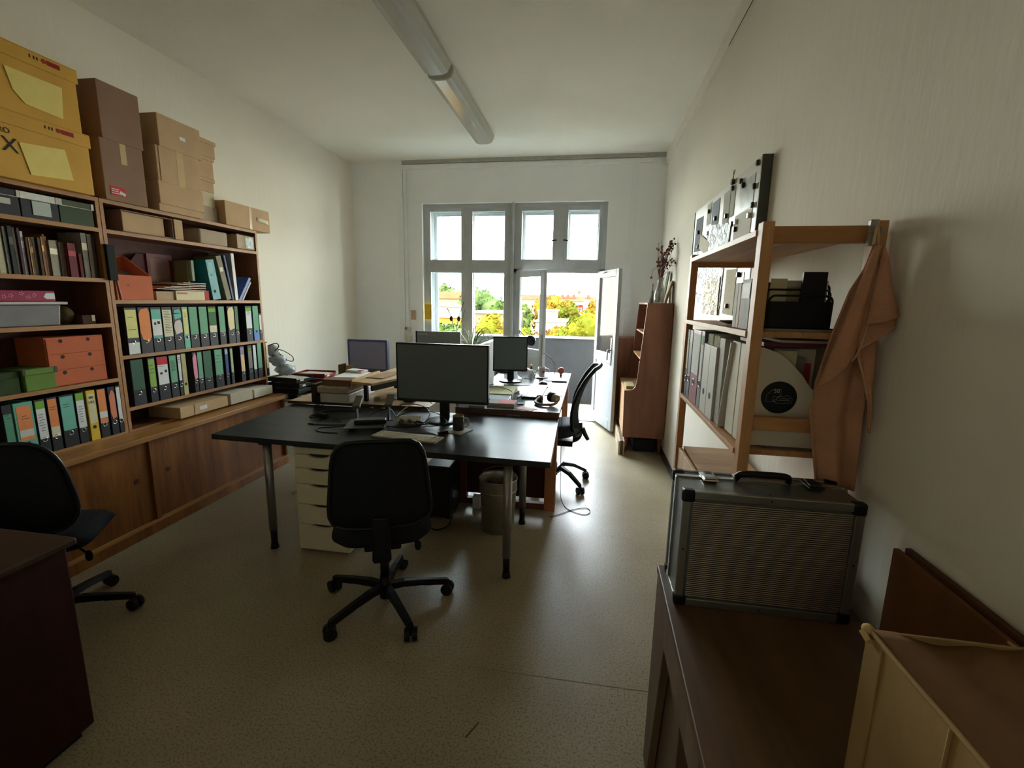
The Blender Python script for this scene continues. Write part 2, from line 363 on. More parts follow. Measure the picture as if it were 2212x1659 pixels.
# window_2: transom lights over the balcony door
X0, X1 = WX1+.035, DX1
mb = frame_mb(X0, X1, 2.05, WZ, YI-.045, YI+.03, .055, wb=.08)
mb.box(-.505, -.40, YI-.055, YI+.03, 2.1, WZ-.05)
frame_mb(X0, X1, 2.05, WZ, YO-.03, YO+.06, .085, mb, wb=.09); mb.box(-.51, -.40, YO-.03, YO+.05, 2.1, WZ-.05)
win2 = st(mb.build('window_2', FRAME, bev=.004))
for x0, x1 in ((X0+.05, -.50), (-.405, X1-.05)):
    sash(win2, x0, x1, 2.125, WZ-.05, YI-.03, .05, .035)
    sash(win2, x0+.03, x1-.03, 2.135, WZ-.08, YO, .04, .035)
for sx in (-.535, -.375):
    MB().cyl((-.455+math.copysign(.045, sx+.455), YI-.065, 2.42), (sx-.03 if sx < -.455 else sx+.03, YI-.085, 2.41), .009).build('window_handle', PLBLK, win2)
# door_1: balcony door frame, two inner leaves
mb = MB().box(X0, X0+.05, YI-.045, YI+.03, -.05, 2.05).box(X1-.06, X1, YI-.045, YO+.06, -.05, 2.05).box(X0+.0, X1, YI-.045, YI+.03, 2.0, 2.05).box(X0, X0+.06, YO-.03, YO+.06, -.05, 2.05)
mb.box(X0, X1, YB, YO+.1, -.08, .012)
door = st(mb.build('door_1', FRAME, bev=.004))
def leaf(hx, hy, ang, L, z0=.05, z1=2.02, glass_z=1.0):
    """balcony door leaf hinged at hx,hy; ang is its heading from +x"""
    R = Matrix.Rotation(ang, 3, 'Z'); H = Vector((hx, hy, 0))
    def place(mb): mb.v = [tuple(H+R @ Vector(p)) for p in mb.v]; return mb
    t = .022; wd = .085
    m_ = frame_mb(0, L, z0, z1, -t, t, wd, wb=.13); m_.box(wd, L-wd, -t, t, glass_z-.12, glass_z)
    o = place(m_).build('door_leaf', FRAME, door, bev=.005)
    place(MB().box(wd-.004, L-wd+.004, -.002, .002, glass_z-.004, z1-wd+.004)).build('pane', GLASS, o)
    place(MB().box(wd-.004, L-wd+.004, -.010, .010, z0+.126, glass_z-.116)).build('door_panel', FRAME, o, bev=.003)
    return o, place
lf, pl = leaf(.075, YI-.06, math.radians(-70), .70)
pl(MB().cyl((.60, -.022, 1.05), (.60, -.075, 1.05), .008).cyl((.60, -.072, 1.05), (.60, -.072, .93), .008).box(.585, .615, -.03, -.022, .86, 1.2)).build('door_handle', STEEL, lf)
pl(MB().cyl((.045, -.03, 1.98), (.33, -.03, 1.995), .006)).build('stay', STEEL, lf)
lf2, pl2 = leaf(X0+.05, YI-.05, math.radians(-44), .60)
pl2(MB().box(.55, .58, -.03, -.022, .8, 1.2)).build('lock_plate', STEEL, lf2)
# balcony
BAL = mat((46, 46, 46), .85, var=.12, scale=3, bump=.5, bscale=25, dist=.01)
st(B(-3.6, 1.6, 6.72, 7.75, -.2, -.04).build('balcony_floor', mat((150, 132, 110), .8, var=.2)))
mb = MB().box(-3.6, 1.6, 7.6, 7.72, -.05, 1.035).box(-3.7, -3.6, 6.72, 7.72, -.05, 1.035).box(1.6, 1.7, 6.72, 7.72, -.05, 1.035)
st(mb.build('balcony_parapet', BAL))
st(B(-3.7, 1.7, 7.57, 7.75, 1.035, 1.06).build('parapet_coping', mat((150, 150, 142), .7)))
# rest of the house front, so the low sun stays behind the building
st(MB().box(-16, XL-.25, 6.3, 6.72, -12, 8).box(XR+.25, 16, 6.3, 6.72, -12, 8).box(XL-.25, XR+.25, 6.3, 6.72, 3.69, 8).box(XL-.25, XR+.25, 6.3, 6.72, -12, -.12).build('facade', mat((150, 138, 116), .9, var=.08, scale=2)))
st(MB().box(-16, 16, -4, 6.3, 7.8, 8.1).box(-16, 16, -4.2, -4, -12, 8).build('house_roof', mat((120, 96, 80), .9)))

# ------------------------------------------------------------------ ceiling lamps
def ceiling_lamp(y0, y1, label):
    t = thing('ceiling_lamp', label, 'lamp', (-1.26, (y0+y1)/2, ZC), 0, 'fluorescent ceiling lamps')
    B(-1.36, -1.17, y0+.02, y1-.02, 3.415, ZC).build('mounting_plate', WHITE, t)
    n = 14; prof = [(-.115, 0), (-.115, -.035), (-.09, -.085), (-.045, -.10), (.045, -.10), (.09, -.085), (.115, -.035), (.115, 0)]
    mbx = MB().prism([(-1.265+a, 3.425+b) for a, b in prof], 'y', y0, y1)
    mbx.build('diffuser', mat((184, 183, 174), .12, var=.02, spec=.6), t, bev=.012)
ceiling_lamp(1.55, 3.80, 'long trough ceiling lamp nearer the camera, cut by the top of the photo')
ceiling_lamp(3.87, 5.42, 'shorter trough ceiling lamp nearer the window, mirroring daylight')

# ------------------------------------------------------------------ low cabinet along the left wall
XC = -2.91
cab = thing('low_cabinet', 'long low wooden sideboard with sliding doors under the bookcases on the left wall', 'cabinet', (-3.12, 2.6, 0))
MB().box(XL+.01, XC+.03, 1.18, 4.02, .655, .69).build('cabinet_top', CABY, cab, bev=.003)
MB().box(XL+.01, XC+.01, 1.18, 4.0, 0, .07).box(XL+.01, XC-.02, 1.18, 1.20, .07, .655).box(XL+.01, XC, 2.57, 2.605, .07, .655).box(XL+.01, XC, 3.975, 4.0, .07, .655).box(XL+.01, XL+.02, 1.2, 3.98, .07, .655).build('body', CABW, cab, bev=.002)
MB().box(XC-.035, XC+.012, 1.18, 4.0, .07, .085).build('runner', CABY, cab)
for k, (y0, y1, dx) in enumerate(((1.2, 2.57, 0), (2.605, 3.2, 0), (3.19, 3.975, .012))):
    d = B(XC-.03-dx, XC-.018-dx, y0, y1, .085, .655).build('sliding_door', CABW, cab)
    yy = y1-.1 if k == 0 else y0+.1
    if k < 2: MB().cyl((XC-.0178, yy, .40), (XC-.0165, yy, .40), .018, n=20).build('finger_pull', mat((90, 50, 26), .5), d)

# ------------------------------------------------------------------ bookcases
XB, XW = -3.08, XL+.005
def bookcase(name_label, y0, y1, shelves, ztop=2.215):
    t = thing('bookcase', name_label, 'bookcase', ((XB+XW)/2, (y0+y1)/2, .69), 0)
    for y in (y0, y1-.022):
        s_ = B(XW, XB-.003, y, y+.022, .69, ztop).build('side_panel', SIDEW, t)
        B(XB-.003, XB, y, y+.022, .69, ztop).build('edge_band', SHELFE, s_)
    B(XW, XW+.006, y0+.022, y1-.022, .69, ztop-.02).build('back_panel', mat((84, 54, 50), .7, var=.08), t)
    for z in shelves+[ztop]:
        s_ = B(XW+.006, XB-.003, y0+.022, y1-.022, z-.024, z).build('shelf', SHELFW, t)
        B(XB-.003, XB, y0+.022, y1-.022, z-.024, z).build('edge_band', SHELFE, s_)
    return t
bookcase('tall wooden bookcase nearest the camera, holding books and the orange drawer box', 1.18, 2.59, [.705, 1.075, 1.435, 1.72, 2.03])
bookcase('tall wooden bookcase farther along the left wall, holding two long rows of binders', 2.595, 4.005, [.705, .86, 1.215, 1.585, 2.03])

ring_me = {}
def binder(y0, y1, z0, zh, body, label, bands=None, where='', xf=XB, hole=None, ringc=True, name='ring_binder', group=None, axis=1, depth=.235, lean=0, tear=False):
    """upright lever-arch file, spine facing +x; bands = [(z from, z to, material, inset)]"""
    cy = (y0+y1)/2
    t = thing(name, label, 'binder', (xf-depth/2, cy, z0), 0, group)
    if lean: t.rotation_euler = (lean, 0, 0)
    w2 = y1-y0-.003; z1 = z0+zh; e = .0025
    m_ = MB().box(xf-depth, xf, y0+.0015, y0+.0015+e, z0, z1).box(xf-depth, xf, y1-.0015-e, y1-.0015, z0, z1).box(xf-e, xf, y0+.0015, y1-.0015, z0, z1)
    m_.build('cover', body, t, bev=.001)
    B(xf-depth+.01, xf-.03, y0+.006, y1-.006, z0+.008, z1-.02).build('paper', PAPER, t)
    for (a, b, mt, *ins) in (bands or []):
        i_ = .004 if not ins else ins[0]
        yy0, yy1 = y0+.0015+i_, y1-.0015-i_
        if tear:
            P = [(yy0, a+.05), (yy0+.012, a), (yy1-.02, a-.02 if tear == 2 else a+.01), (yy1, a+.015), (yy1, b-.03), (yy1-.012, b), (yy0+.015, b-.008), (yy0, b-.04)]
            MB().prism(P, 'x', xf, xf+.0015).build('label', mt, t); 
        else: B(xf, xf+.0008, yy0, yy1, a, b).build('label', mt, t)
    hz = hole if hole else z0+.085
    if ringc: MB().torus((xf+.0006, cy, hz), (1, 0, 0), .0125, .0016, 16, 5).build('finger_ring', CHROME, t)
    MB().cyl((xf-.001, cy, hz), (xf+.0004, cy, hz), .0115, n=14).build('finger_hole', INK, t)
    return t
def printed(t, xf, y0, y1, z0, z1, n, seed=0):
    """lines of small print on a label: thin dark strokes"""
    r = random.Random(seed); mbp = MB()
    for i in range(n):
        z = z1-(z1-z0)*(i+.5)/n; a = y0+r.random()*(y1-y0)*.15; b = y1-r.random()*(y1-y0)*.35
        mbp.box(xf+.001, xf+.0014, a, b, z-.0014, z+.0014)
    mbp.build('print', INK, t)
def mt(*rgb): return mat(tuple(rgb), .75, var=.05, scale=25)
cYEL, cORA, cTEAL, cCRM, cGRN, cLIME, cDGRN, cWHT, cRED, cPNK, cBLU, cPEA, cGRY, cBAND = mt(216, 210, 138), mt(222, 138, 84), mt(112, 180, 162), mt(214, 208, 178), mt(112, 164, 132), mt(140, 170, 84), mt(62, 92, 76), mt(212, 214, 212), mt(192, 48, 64), mt(226, 140, 172), mt(84, 124, 176), mt(228, 188, 148), mt(130, 128, 120), mt(122, 170, 62)
TEALB = mat((104, 172, 150), .55, var=.1); YELB = mat((214, 178, 52), .55, var=.08); CRMB = mat((176, 168, 118), .6, var=.1); BLUB = mat((78, 122, 180), .55, var=.08)
rowA = 'upper binder shelf of the far bookcase'; gA = 'binders on the upper binder shelf of the far bookcase'
Z = 1.215
A = [ # y0,y1,body,bands,label words, tear
 (2.662, 2.750, BINDER, [(Z+.115, Z+.305, cYEL), (Z+.005, Z+.082, cWHT, .003)], 'black binder with full pale yellow spine label and white sticker below', 0),
 (2.757, 2.848, BINDER, [(Z+.10, Z+.315, cORA)], 'black binder with torn curling orange spine label', 2),
 (2.852, 2.936, BINDER, [(Z+.235, Z+.305, cTEAL), (Z+.12, Z+.235, cWHT), (Z+.10, Z+.12, cTEAL)], 'black binder with teal and white label showing two small photos', 0),
 (2.940, 3.024, BINDER, [(Z+.105, Z+.30, cCRM)], 'black binder with cream label listing many lines of print', 0),
 (3.028, 3.107, BINDER, [(Z+.115, Z+.225, mt(206, 196, 190)), (Z+.225, Z+.305, cTEAL)], 'black binder with peeling teal and pinkish white label', 1),
 (3.111, 3.165, TEALB, [(Z+.11, Z+.305, cYEL, .006)], 'slim teal binder with pale yellow label', 0),
 (3.171, 3.254, BINDER, [(Z+.105, Z+.318, cGRN)], 'black binder with plain green label right of the slim teal one', 0),
 (3.265, 3.350, BINDER, [(Z+.105, Z+.318, cGRN)], 'black binder with plain green label left of the moss green one', 0),
 (3.359, 3.443, BINDER, [(Z+.275, Z+.305, cBAND), (Z+.165, Z+.275, mt(70, 112, 70)), (Z+.11, Z+.165, cCRM)], 'black binder with moss green label, light band and cream box', 0),
 (3.465, 3.535, BINDER, [(Z+.105, Z+.318, cGRN)], 'black binder with plain green label left of the torn cream one', 0),
 (3.562, 3.642, BINDER, [(Z+.115, Z+.315, mt(222, 208, 164))], 'black binder with torn cream handwritten label', 1),
 (3.646, 3.690, BINDER, [(Z+.12, Z+.315, mt(96, 128, 98))], 'black binder with shaded green label standing beside the gap', 0),  # shadow on this label is put into its darker green
 (3.777, 3.856, BINDER, [(Z+.275, Z+.303, cBAND), (Z+.12, Z+.275, cWHT)], 'black binder with white label and lime band beside the gap', 0),
 (3.869, 3.945, BLUB, [(Z+.10, Z+.32, cGRN, .002)], 'blue binder with green label near the end of the far bookcase', 0),
]
for i, (a, b, body, bands, lab, tear) in enumerate(A):
    t = binder(a, b, Z, .32, body, lab + ', upper binder shelf', bands, group=gA, tear=tear, ringc=(i != 13))
    if i in (0, 3): printed(t, XB, a+.012, b-.012, Z+.13, Z+.295, 14 if i == 3 else 2, i)
    if i in (2,): MB().box(XB+.001, XB+.0014, a+.02, a+.036, Z+.195, Z+.213).box(XB+.001, XB+.0014, a+.046, a+.066, Z+.2, Z+.22).build('print', INK, t)
    if i in (5, 10, 12): printed(t, XB, a+.016, b-.016, Z+.24, Z+.28, 3, i)
binder(3.948, 3.981, Z, .25, BINDER, 'low slim black binder squeezed against the end panel, upper binder shelf', [(Z+.10, Z+.235, cWHT, .002)], group=gA)
Zb = .86; gB = 'binders on the lower binder shelf of the far bookcase'
Bn = [
 (2.657, 2.752, BINDER, [(Zb+.11, Zb+.315, cDGRN)], 'black binder with wide dark green label', 0),
 (2.784, 2.843, BINDER, [(Zb+.11, Zb+.31, cLIME)], 'black binder with bright lime green label', 0),
 (2.853, 2.946, BINDER, [(Zb+.26, Zb+.315, cRED), (Zb+.115, Zb+.26, cWHT)], 'black binder with red topped white label and photos', 0),
 (2.953, 3.020, BINDER, [(Zb+.115, Zb+.315, cGRN)], 'black binder with green handwritten label beside the red topped one', 0),
 (3.026, 3.057, BINDER, [(Zb+.12, Zb+.315, cWHT, .002)], 'slim black binder with white and red label', 0),
 (3.060, 3.104, CRMB, [], 'tall olive cream binder without label', 0),
 (3.163, 3.203, BINDER, [(Zb+.10, Zb+.315, cPNK, .001)], 'slim black binder with torn pink label', 1),
 (3.206, 3.258, BINDER, [(Zb+.105, Zb+.315, cGRN)], 'narrow black binder with green label beside the pink one', 0),
 (3.264, 3.352, BINDER, [(Zb+.10, Zb+.315, mt(72, 104, 84))], 'black binder with dark green label mid shelf', 0),
 (3.380, 3.468, BINDER, [(Zb+.105, Zb+.318, cGRN)], 'black binder with wide mid green label', 0),
 (3.492, 3.532, BINDER, [(Zb+.27, Zb+.31, mt(150, 176, 206)), (Zb+.10, Zb+.27, mt(62, 88, 132))], 'slim black binder with blue picture label', 0),
 (3.552, 3.588, BINDER, [(Zb+.105, Zb+.31, mt(176, 180, 138))], 'slim black binder with pale olive label', 0),
 (3.672, 3.725, BINDER, [(Zb+.245, Zb+.31, mt(148, 140, 168)), (Zb+.095, Zb+.245, cPEA)], 'slim black binder with peach label and picture on top', 0),
 (3.766, 3.822, BINDER, [(Zb+.265, Zb+.30, mt(112, 128, 68)), (Zb+.11, Zb+.265, cGRY)], 'black binder with grey label and olive band', 0),
 (3.833, 3.876, BINDER, [(Zb+.09, Zb+.315, cWHT, .002)], 'slim black binder with plain white label', 0),
 (3.888, 3.951, BINDER, [(Zb+.095, Zb+.33, cGRN)], 'black binder with green label against the end panel', 0),
]
for i, (a, b, body, bands, lab, tear) in enumerate(Bn):
    t = binder(a, b, Zb, .32, body, lab + ', lower binder shelf', bands, group=gB, tear=tear, ringc=(i != 5))
    if i == 2: MB().box(XB+.001, XB+.0014, a+.02, a+.04, Zb+.19, Zb+.205).box(XB+.001, XB+.0014, a+.058, a+.078, Zb+.2, Zb+.22).build('print', INK, t); printed(t, XB, a+.01, b-.02, Zb+.245, Zb+.255, 1, 3)
    if i in (1, 3, 9): printed(t, XB, a+.01, b-.01, Zb+.2, Zb+.28, 3 if i != 3 else 9, i)
    if i == 4: printed(t, XB, a+.006, b-.006, Zb+.25, Zb+.30, 4, 4)
binder(4.008, 4.043, .86, .33, BINDER, 'slim black binder with cream label standing just outside the far bookcase', [(.86+.08, .86+.325, mt(226, 220, 184), .002)])
# support for that last binder: shallow cream box on the cabinet's end
zc = .69; gC = 'binders standing on the low cabinet top in the near bookcase'
Cn = [
 (1.745, 1.822, BINDER, [(zc+.10, zc+.30, cDGRN)], 'black binder with dark green label at the frame edge', 0),
 (1.925, 1.972, BINDER, [(zc+.09, zc+.27, mt(88, 146, 118))], 'black binder with sea green label just above the rear office chair', 0),
 (1.976, 2.070, TEALB, [(zc+.105, zc+.30, cORA, .012)], 'wide teal binder with orange label and photo strip', 0),
 (2.075, 2.130, BINDER, [(zc+.265, zc+.31, cBAND), (zc+.09, zc+.265, cWHT)], 'black binder with white label under a green band beside the teal one', 0),
 (2.136, 2.192, BINDER, [(zc+.145, zc+.31, cORA), (zc+.085, zc+.145, cCRM)], 'black binder with orange and cream label', 0),
 (2.200, 2.282, BINDER, [(zc+.105, zc+.31, cTEAL)], 'wide black binder with teal label', 0),
 (2.286, 2.341, BINDER, [(zc+.27, zc+.315, cBAND), (zc+.10, zc+.27, cWHT)], 'black binder with green banded white label left of the yellow one', 0),
 (2.351, 2.408, YELB, [(zc+.11, zc+.30, mt(208, 200, 160), .006)], 'bright yellow binder with handwritten cream label', 0),
 (2.414, 2.473, BINDER, [(zc+.17, zc+.315, cORA), (zc+.13, zc+.17, cWHT), (zc+.095, zc+.13, cORA)], 'black binder with orange label split by a white box', 0),
 (2.484, 2.532, BINDER, [(zc+.10, zc+.30, mt(210, 128, 100))], 'black binder with ragged red orange label', 1),
 (2.536, 2.567, BINDER, [(zc+.095, zc+.31, cWHT, .002)], 'slim black binder with long blank white label', 0),
]
Z7 = .705
for i, (a, b, body, bands, lab, tear) in enumerate(Cn):
    bands = [(p+.015, q+.015, *r) for p, q, *r in bands]
    t = binder(a, b, Z7, .32, body, lab, bands, group=gC, tear=tear, ringc=(i not in (2, 7)))
    if i == 2: B(XB+.001, XB+.0015, a+.014, b-.014, Z7+.125, Z7+.165).build('photo_strip', mt(200, 198, 190), t); printed(t, XB, a+.03, b-.025, Z7+.22, Z7+.25, 2, 2)
    if i == 7: writing('SRI', .022, (XB+.0016, (a+b)/2, Z7+.275), (0, 1, 0), (0, 0, 1)).build('writing', INK, t); writing('LKS', .022, (XB+.0016, (a+b)/2, Z7+.245), (0, 1, 0), (0, 0, 1)).build('writing', INK, t)
    if i in (1, 5, 4): printed(t, XB, a+.012, b-.012, Z7+.24, Z7+.27, 2, i)
    if i in (3, 6): printed(t, XB, a+.012, b-.012, Z7+.13, Z7+.24, 7, i)

# ------------------------------------------------------------------ storage boxes
def carton(name, label, x0, x1, y0, y1, z0, z1, m, group=None, lid=None, tape=None, cat='box', notes=()):
    t = thing(name, label, cat, ((x0+x1)/2, (y0+y1)/2, z0), 0, group)
    B(x0, x1, y0, y1, z0, z1 if not lid else z1-.01).build('body', m, t, bev=.004)
    if lid:
        h = lid; MB().box(x0-.006, x1+.006, y0-.006, y1+.006, z1-h, z1-h+.004).v
        l_ = MB().box(x0-.008, x1+.008, y0-.008, y1+.008, z1-.006, z1).box(x1, x1+.008, y0-.008, y1+.008, z1-h, z1-.006).box(x0-.008, x0, y0-.008, y1+.008, z1-h, z1-.006).box(x0, x1, y0-.008, y0, z1-h, z1-.006).box(x0, x1, y1, y1+.008, z1-h, z1-.006)
        l_.build('lid', m, t, bev=.003)
    if tape: B(x1, x1+.001, tape[0], tape[1], tape[2], tape[3]).build('tape', TAPE, t)
    return t
ZT = 2.2155
def yellowbox(z0, label, noteq, xw):
    t = carton('archive_box', label, XW+.01, -3.045, 2.03, 2.545 if z0 < 2.4 else 2.52, z0, z0+.345, YEL, 'yellow archive boxes stacked on the near bookcase', lid=.075)
    x = -3.045
    MB().prism(noteq, 'x', x+.001, x+.004).build('note', NOTE, t)
    y1 = 2.535 if z0 < 2.4 else 2.51
    MB().cyl((x+.008, y1-.155, z0+.315), (x+.0095, y1-.155, z0+.315), .012).build('logo', mt(150, 40, 40), t)
    B(x+.008, x+.0095, y1-.14, y1-.075, z0+.303, z0+.327).build('logo', mt(150, 40, 40), t)
    mbp = MB()
    for k, yy in enumerate((.205, .225, .19)): mbp.box(x+.008, x+.009, y1-yy, y1-yy+.007, z0+.306, z0+.322)
    mbp.build('print', INK, t)
    return t
yb = yellowbox(ZT, 'lower yellow lidded archive box with a yellow note and printed letter', [(2.18, 2.41+ZT-ZT), (2.405, 2.437), (2.43, 2.275), (2.215, 2.255)], 0)
writing('BOX', .105, (-3.0435, 2.065, ZT+.165), (0, 1, 0), (0, 0, 1)).build('print', INK, yb)
writing('RO', .04, (-3.0435, 2.12, ZT+.235), (0, 1, 0), (0, 0, 1)).build('print', INK, yb)
yellowbox(ZT+.345, 'upper yellow lidded archive box topmost of its stack, with a curling yellow note', [(2.165, 2.775), (2.435, 2.775), (2.42, 2.605), (2.24, 2.618), (2.19, 2.67)], 0)
X9 = -3.065
carton('cardboard_box', 'upper reddish brown cardboard box between the yellow and the tan stacks', XW+.01, X9, 2.655, 2.932, ZT+.37, ZT+.71, CARD3, 'brown boxes on the far bookcase')
t = carton('cardboard_box', 'lower reddish brown cardboard box with a red and white sticker', XW+.01, X9, 2.63, 2.918, ZT, ZT+.37, CARD3, 'brown boxes on the far bookcase', tape=(2.76, 2.80, ZT+.24, ZT+.368))
B(X9+.001, X9+.002, 2.665, 2.765, ZT+.035, ZT+.09).build('sticker', mt(190, 50, 56), t)
MB().box(X9+.002, X9+.0026, 2.672, 2.72, ZT+.045, ZT+.05).box(X9+.002, X9+.0026, 2.672, 2.715, ZT+.058, ZT+.063).box(X9+.002, X9+.0026, 2.672, 2.72, ZT+.07, ZT+.075).lathe([(.001, 0)], (0, 0, 0)).cyl((X9+.002, 2.733, ZT+.055), (X9+.0026, 2.733, ZT+.055), .012).cyl((X9+.002, 2.752, ZT+.05), (X9+.0026, 2.752, ZT+.05), .011).build('print', cWHT, t)
gT = 'tan boxes stacked on the far bookcase'
t = carton('cardboard_box', 'tan cardboard box on top of the second stack, with a small white scrap', XW+.01, X9, 3.06, 3.43, ZT+.445, ZT+.665, CARD2, gT)
B(X9+.001, X9+.003, 3.235, 3.285, ZT+.535, ZT+.56).build('paper_scrap', cWHT, t)
t = carton('cardboard_box', 'tan cardboard box with ribbed left edge and brown tape, middle of its stack', XW+.01, X9, 3.015, 3.40, ZT+.20, ZT+.445, CARD2, gT, tape=(3.19, 3.25, ZT+.2, ZT+.445))
MB().box(X9, X9+.004, 3.02, 3.028, ZT+.21, ZT+.44).box(X9, X9+.004, 3.045, 3.053, ZT+.21, ZT+.44).build('flute', CARD2, t)
carton('cardboard_box', 'tan cardboard box second from the shelf board in the second stack', XW+.01, X9+.008, 3.01, 3.40, ZT+.05, ZT+.20, CARD2, gT)
carton('cardboard_box', 'flat tan cardboard tray at the foot of the second stack', XW+.01, X9+.005, 3.0, 3.385, ZT, ZT+.05, CARD2, gT)
gS = 'small boxes stacked behind the second stack'
X8 = -3.12
for k, (a, b, z0, z1, m_, lab) in enumerate(((3.44, 3.632, .51, .64, CARD2, 'small brown box on the very top of the narrow stack'), (3.42, 3.60, .345, .51, CARD2, 'small brown box with a drooping lid, second from top of the narrow stack'), (3.41, 3.59, .235, .345, CARD2, 'small flat brown box in the middle of the narrow stack'), (3.42, 3.585, .12, .235, mt(196, 184, 154), 'small box with a pale label near the foot of the narrow stack'), (3.41, 3.60, 0, .12, GREYCARD, 'small beige box at the foot of the narrow stack'))):
    carton('small_box', lab, XW+.02, X8, a, b, ZT+z0, ZT+z1, m_, gS, lid=.03 if k < 3 else None)
t = carton('cardboard_box', 'wide flat cardboard box overhanging the far end of the bookcase top', XW+.01, -3.06, 3.62, 4.17, ZT, ZT+.195, CARD2, tape=(3.9, 3.93, ZT, ZT+.195))
MB().grid(lambda u, v: (-3.058+.012*(1-v)*u, 3.99+.15*u, ZT+.085-.012*u+.035*v), 4, 2).build('paper_scrap', cCRM, t, solid=.001)
# metal edged archive boxes on the near bookcase's top shelf
def filebox(y0, y1, z1, label, m_, lidm, plate):
    t = thing('storage_box', label, 'box', (-3.19, (y0+y1)/2, 2.03), 0, 'lidded boxes on the near bookcase top shelf')
    x = XB-.005
    B(XW+.02, x, y0, y1, 2.03, z1-.03).build('body', m_, t, bev=.002)
    MB().box(XW+.015, x+.006, y0-.003, y1+.003, z1-.035, z1).build('lid', lidm, t, bev=.002)
    MB().box(x+.0062, x+.008, y0-.003, y0+.012, z1-.036, z1+.0).box(x+.0062, x+.008, y1-.012, y1+.003, z1-.036, z1).box(x+.0062, x+.0075, y0, y1, z1-.037, z1-.034).build('metal_edge', CHROME, t)
    if plate: B(x, x+.003, plate[0], plate[1], plate[2], plate[3]).build('label_holder', plate[4], t)
    return t
DKB = mat((46, 46, 52), .6, var=.1)
filebox(1.78, 1.97, 2.155, 'dark storage box cut by the frame edge on the near bookcase top shelf', DKB, DKB, None)
filebox(1.98, 2.165, 2.165, 'dark storage box with a metal framed label holder', DKB, DKB, (2.06, 2.125, 2.085, 2.115, mt(190, 190, 176)))
filebox(2.172, 2.355, 2.165, 'dark storage box with white lid and large pale paper label', DKB, cWHT, (2.225, 2.315, 2.05, 2.125, mt(176, 186, 180)))
filebox(2.362, 2.55, 2.165, 'dark green storage box with metal lid corners', mat((48, 66, 38), .6, var=.1), mat((70, 78, 50), .6), None)
# books on the near bookcase
X = -3.11
books = [(1.93, 1.955, .25, (120, 90, 60)), (1.957, 1.978, .24, (196, 190, 170)), (1.98, 2.005, .26, (150, 150, 140)), (2.007, 2.05, .255, (150, 140, 110)), (2.053, 2.085, .25, (186, 180, 150)), (2.088, 2.105, .25, (128, 132, 126)), (2.107, 2.130, .255, (46, 44, 42)), (2.132, 2.147, .25, (216, 214, 206)), (2.149, 2.163, .25, (72, 40, 52)), (2.165, 2.182, .235, (186, 194, 198)), (2.184, 2.196, .205, (92, 50, 30)), (2.198, 2.206, .205, (206, 170, 110)), (2.208, 2.222, .20, (104, 72, 40)), (2.224, 2.240, .21, (180, 178, 164)), (2.242, 2.258, .21, (70, 46, 30)), (2.260, 2.274, .22, (150, 104, 52)), (2.276, 2.290, .235, (118, 70, 36)), (2.292, 2.302, .225, (160, 120, 70)), (2.304, 2.348, .205, (150, 144, 126)), (2.350, 2.354, .21, (224, 222, 214)), (2.357, 2.392, .20, (112, 96, 74)), (2.394, 2.440, .20, (108, 34, 40)), (2.442, 2.452, .17, (206, 206, 200)), (2.454, 2.475, .145, (116, 36, 36)), (2.478, 2.512, .27, (142, 138, 124)), (2.514, 2.540, .268, (158, 152, 138)), (2.542, 2.563, .262, (78, 72, 62))]
desc = {0: 'brown book at the frame edge on the near bookcase book shelf'}
cn = {(120, 90, 60): 'brown', (196, 190, 170): 'cream'}
def colour(c):
    r, g, b = c
    if max(c) < 60: return 'black'
    if r > 1.7*g and b > .8*g: return 'dark red' if r > 90 else 'plum'
    if max(c)-min(c) < 28: return 'pale grey' if r > 175 else 'grey' if r > 135 else 'dark grey'
    if r > g*1.25: return 'tan' if r > 150 else 'brown'
    return 'cream' if r > 175 else 'olive grey'
gK = 'books on the middle shelf of the near bookcase'
nC = {}
for i, (a, b, h, c) in enumerate(books):
    w_ = b-a; th = 'thick' if w_ > .03 else 'thin' if w_ < .013 else 'upright'; hh = 'tall' if h > .24 else 'low' if h < .18 else 'medium high'
    t = thing('book', '%s %s %s book, %s from left below the lidded boxes' % (hh, th, colour(c), (ORD[i] if i < 20 else ORD[i-20].replace('first', 'twenty-first') if i == 20 else 'twenty-'+ORD[i-21])), 'book', (X-.09, (a+b)/2, 1.72), 0, gK)
    m_ = mat(c, .55, var=.15, scale=40); dx = random.uniform(0, .02); x = X-dx
    MB().box(x-.17, x, a, a+.002, 1.72, 1.72+h).box(x-.17, x, b-.002, b, 1.72, 1.72+h).box(x-.003, x, a, b, 1.72, 1.72+h).build('cover', m_, t)
    B(x-.167, x-.004, a+.002, b-.002, 1.724, 1.72+h-.005).build('page_block', PAPER, t)
    if i % 3 == 0 and w_ > .012: B(x, x+.0006, a+.002, b-.002, 1.72+h*.62, 1.72+h*.78).build('spine_title', mat(tuple(min(255, int(v*1.5+30)) for v in c), .6), t)
tag(B(-3.085, -3.06, 2.585, 2.64, 1.71, 1.935).build('slide_case', mat((24, 30, 26), .8), bev=.003), 'dark green case stuck on the upright between the two bookcases', 'case')
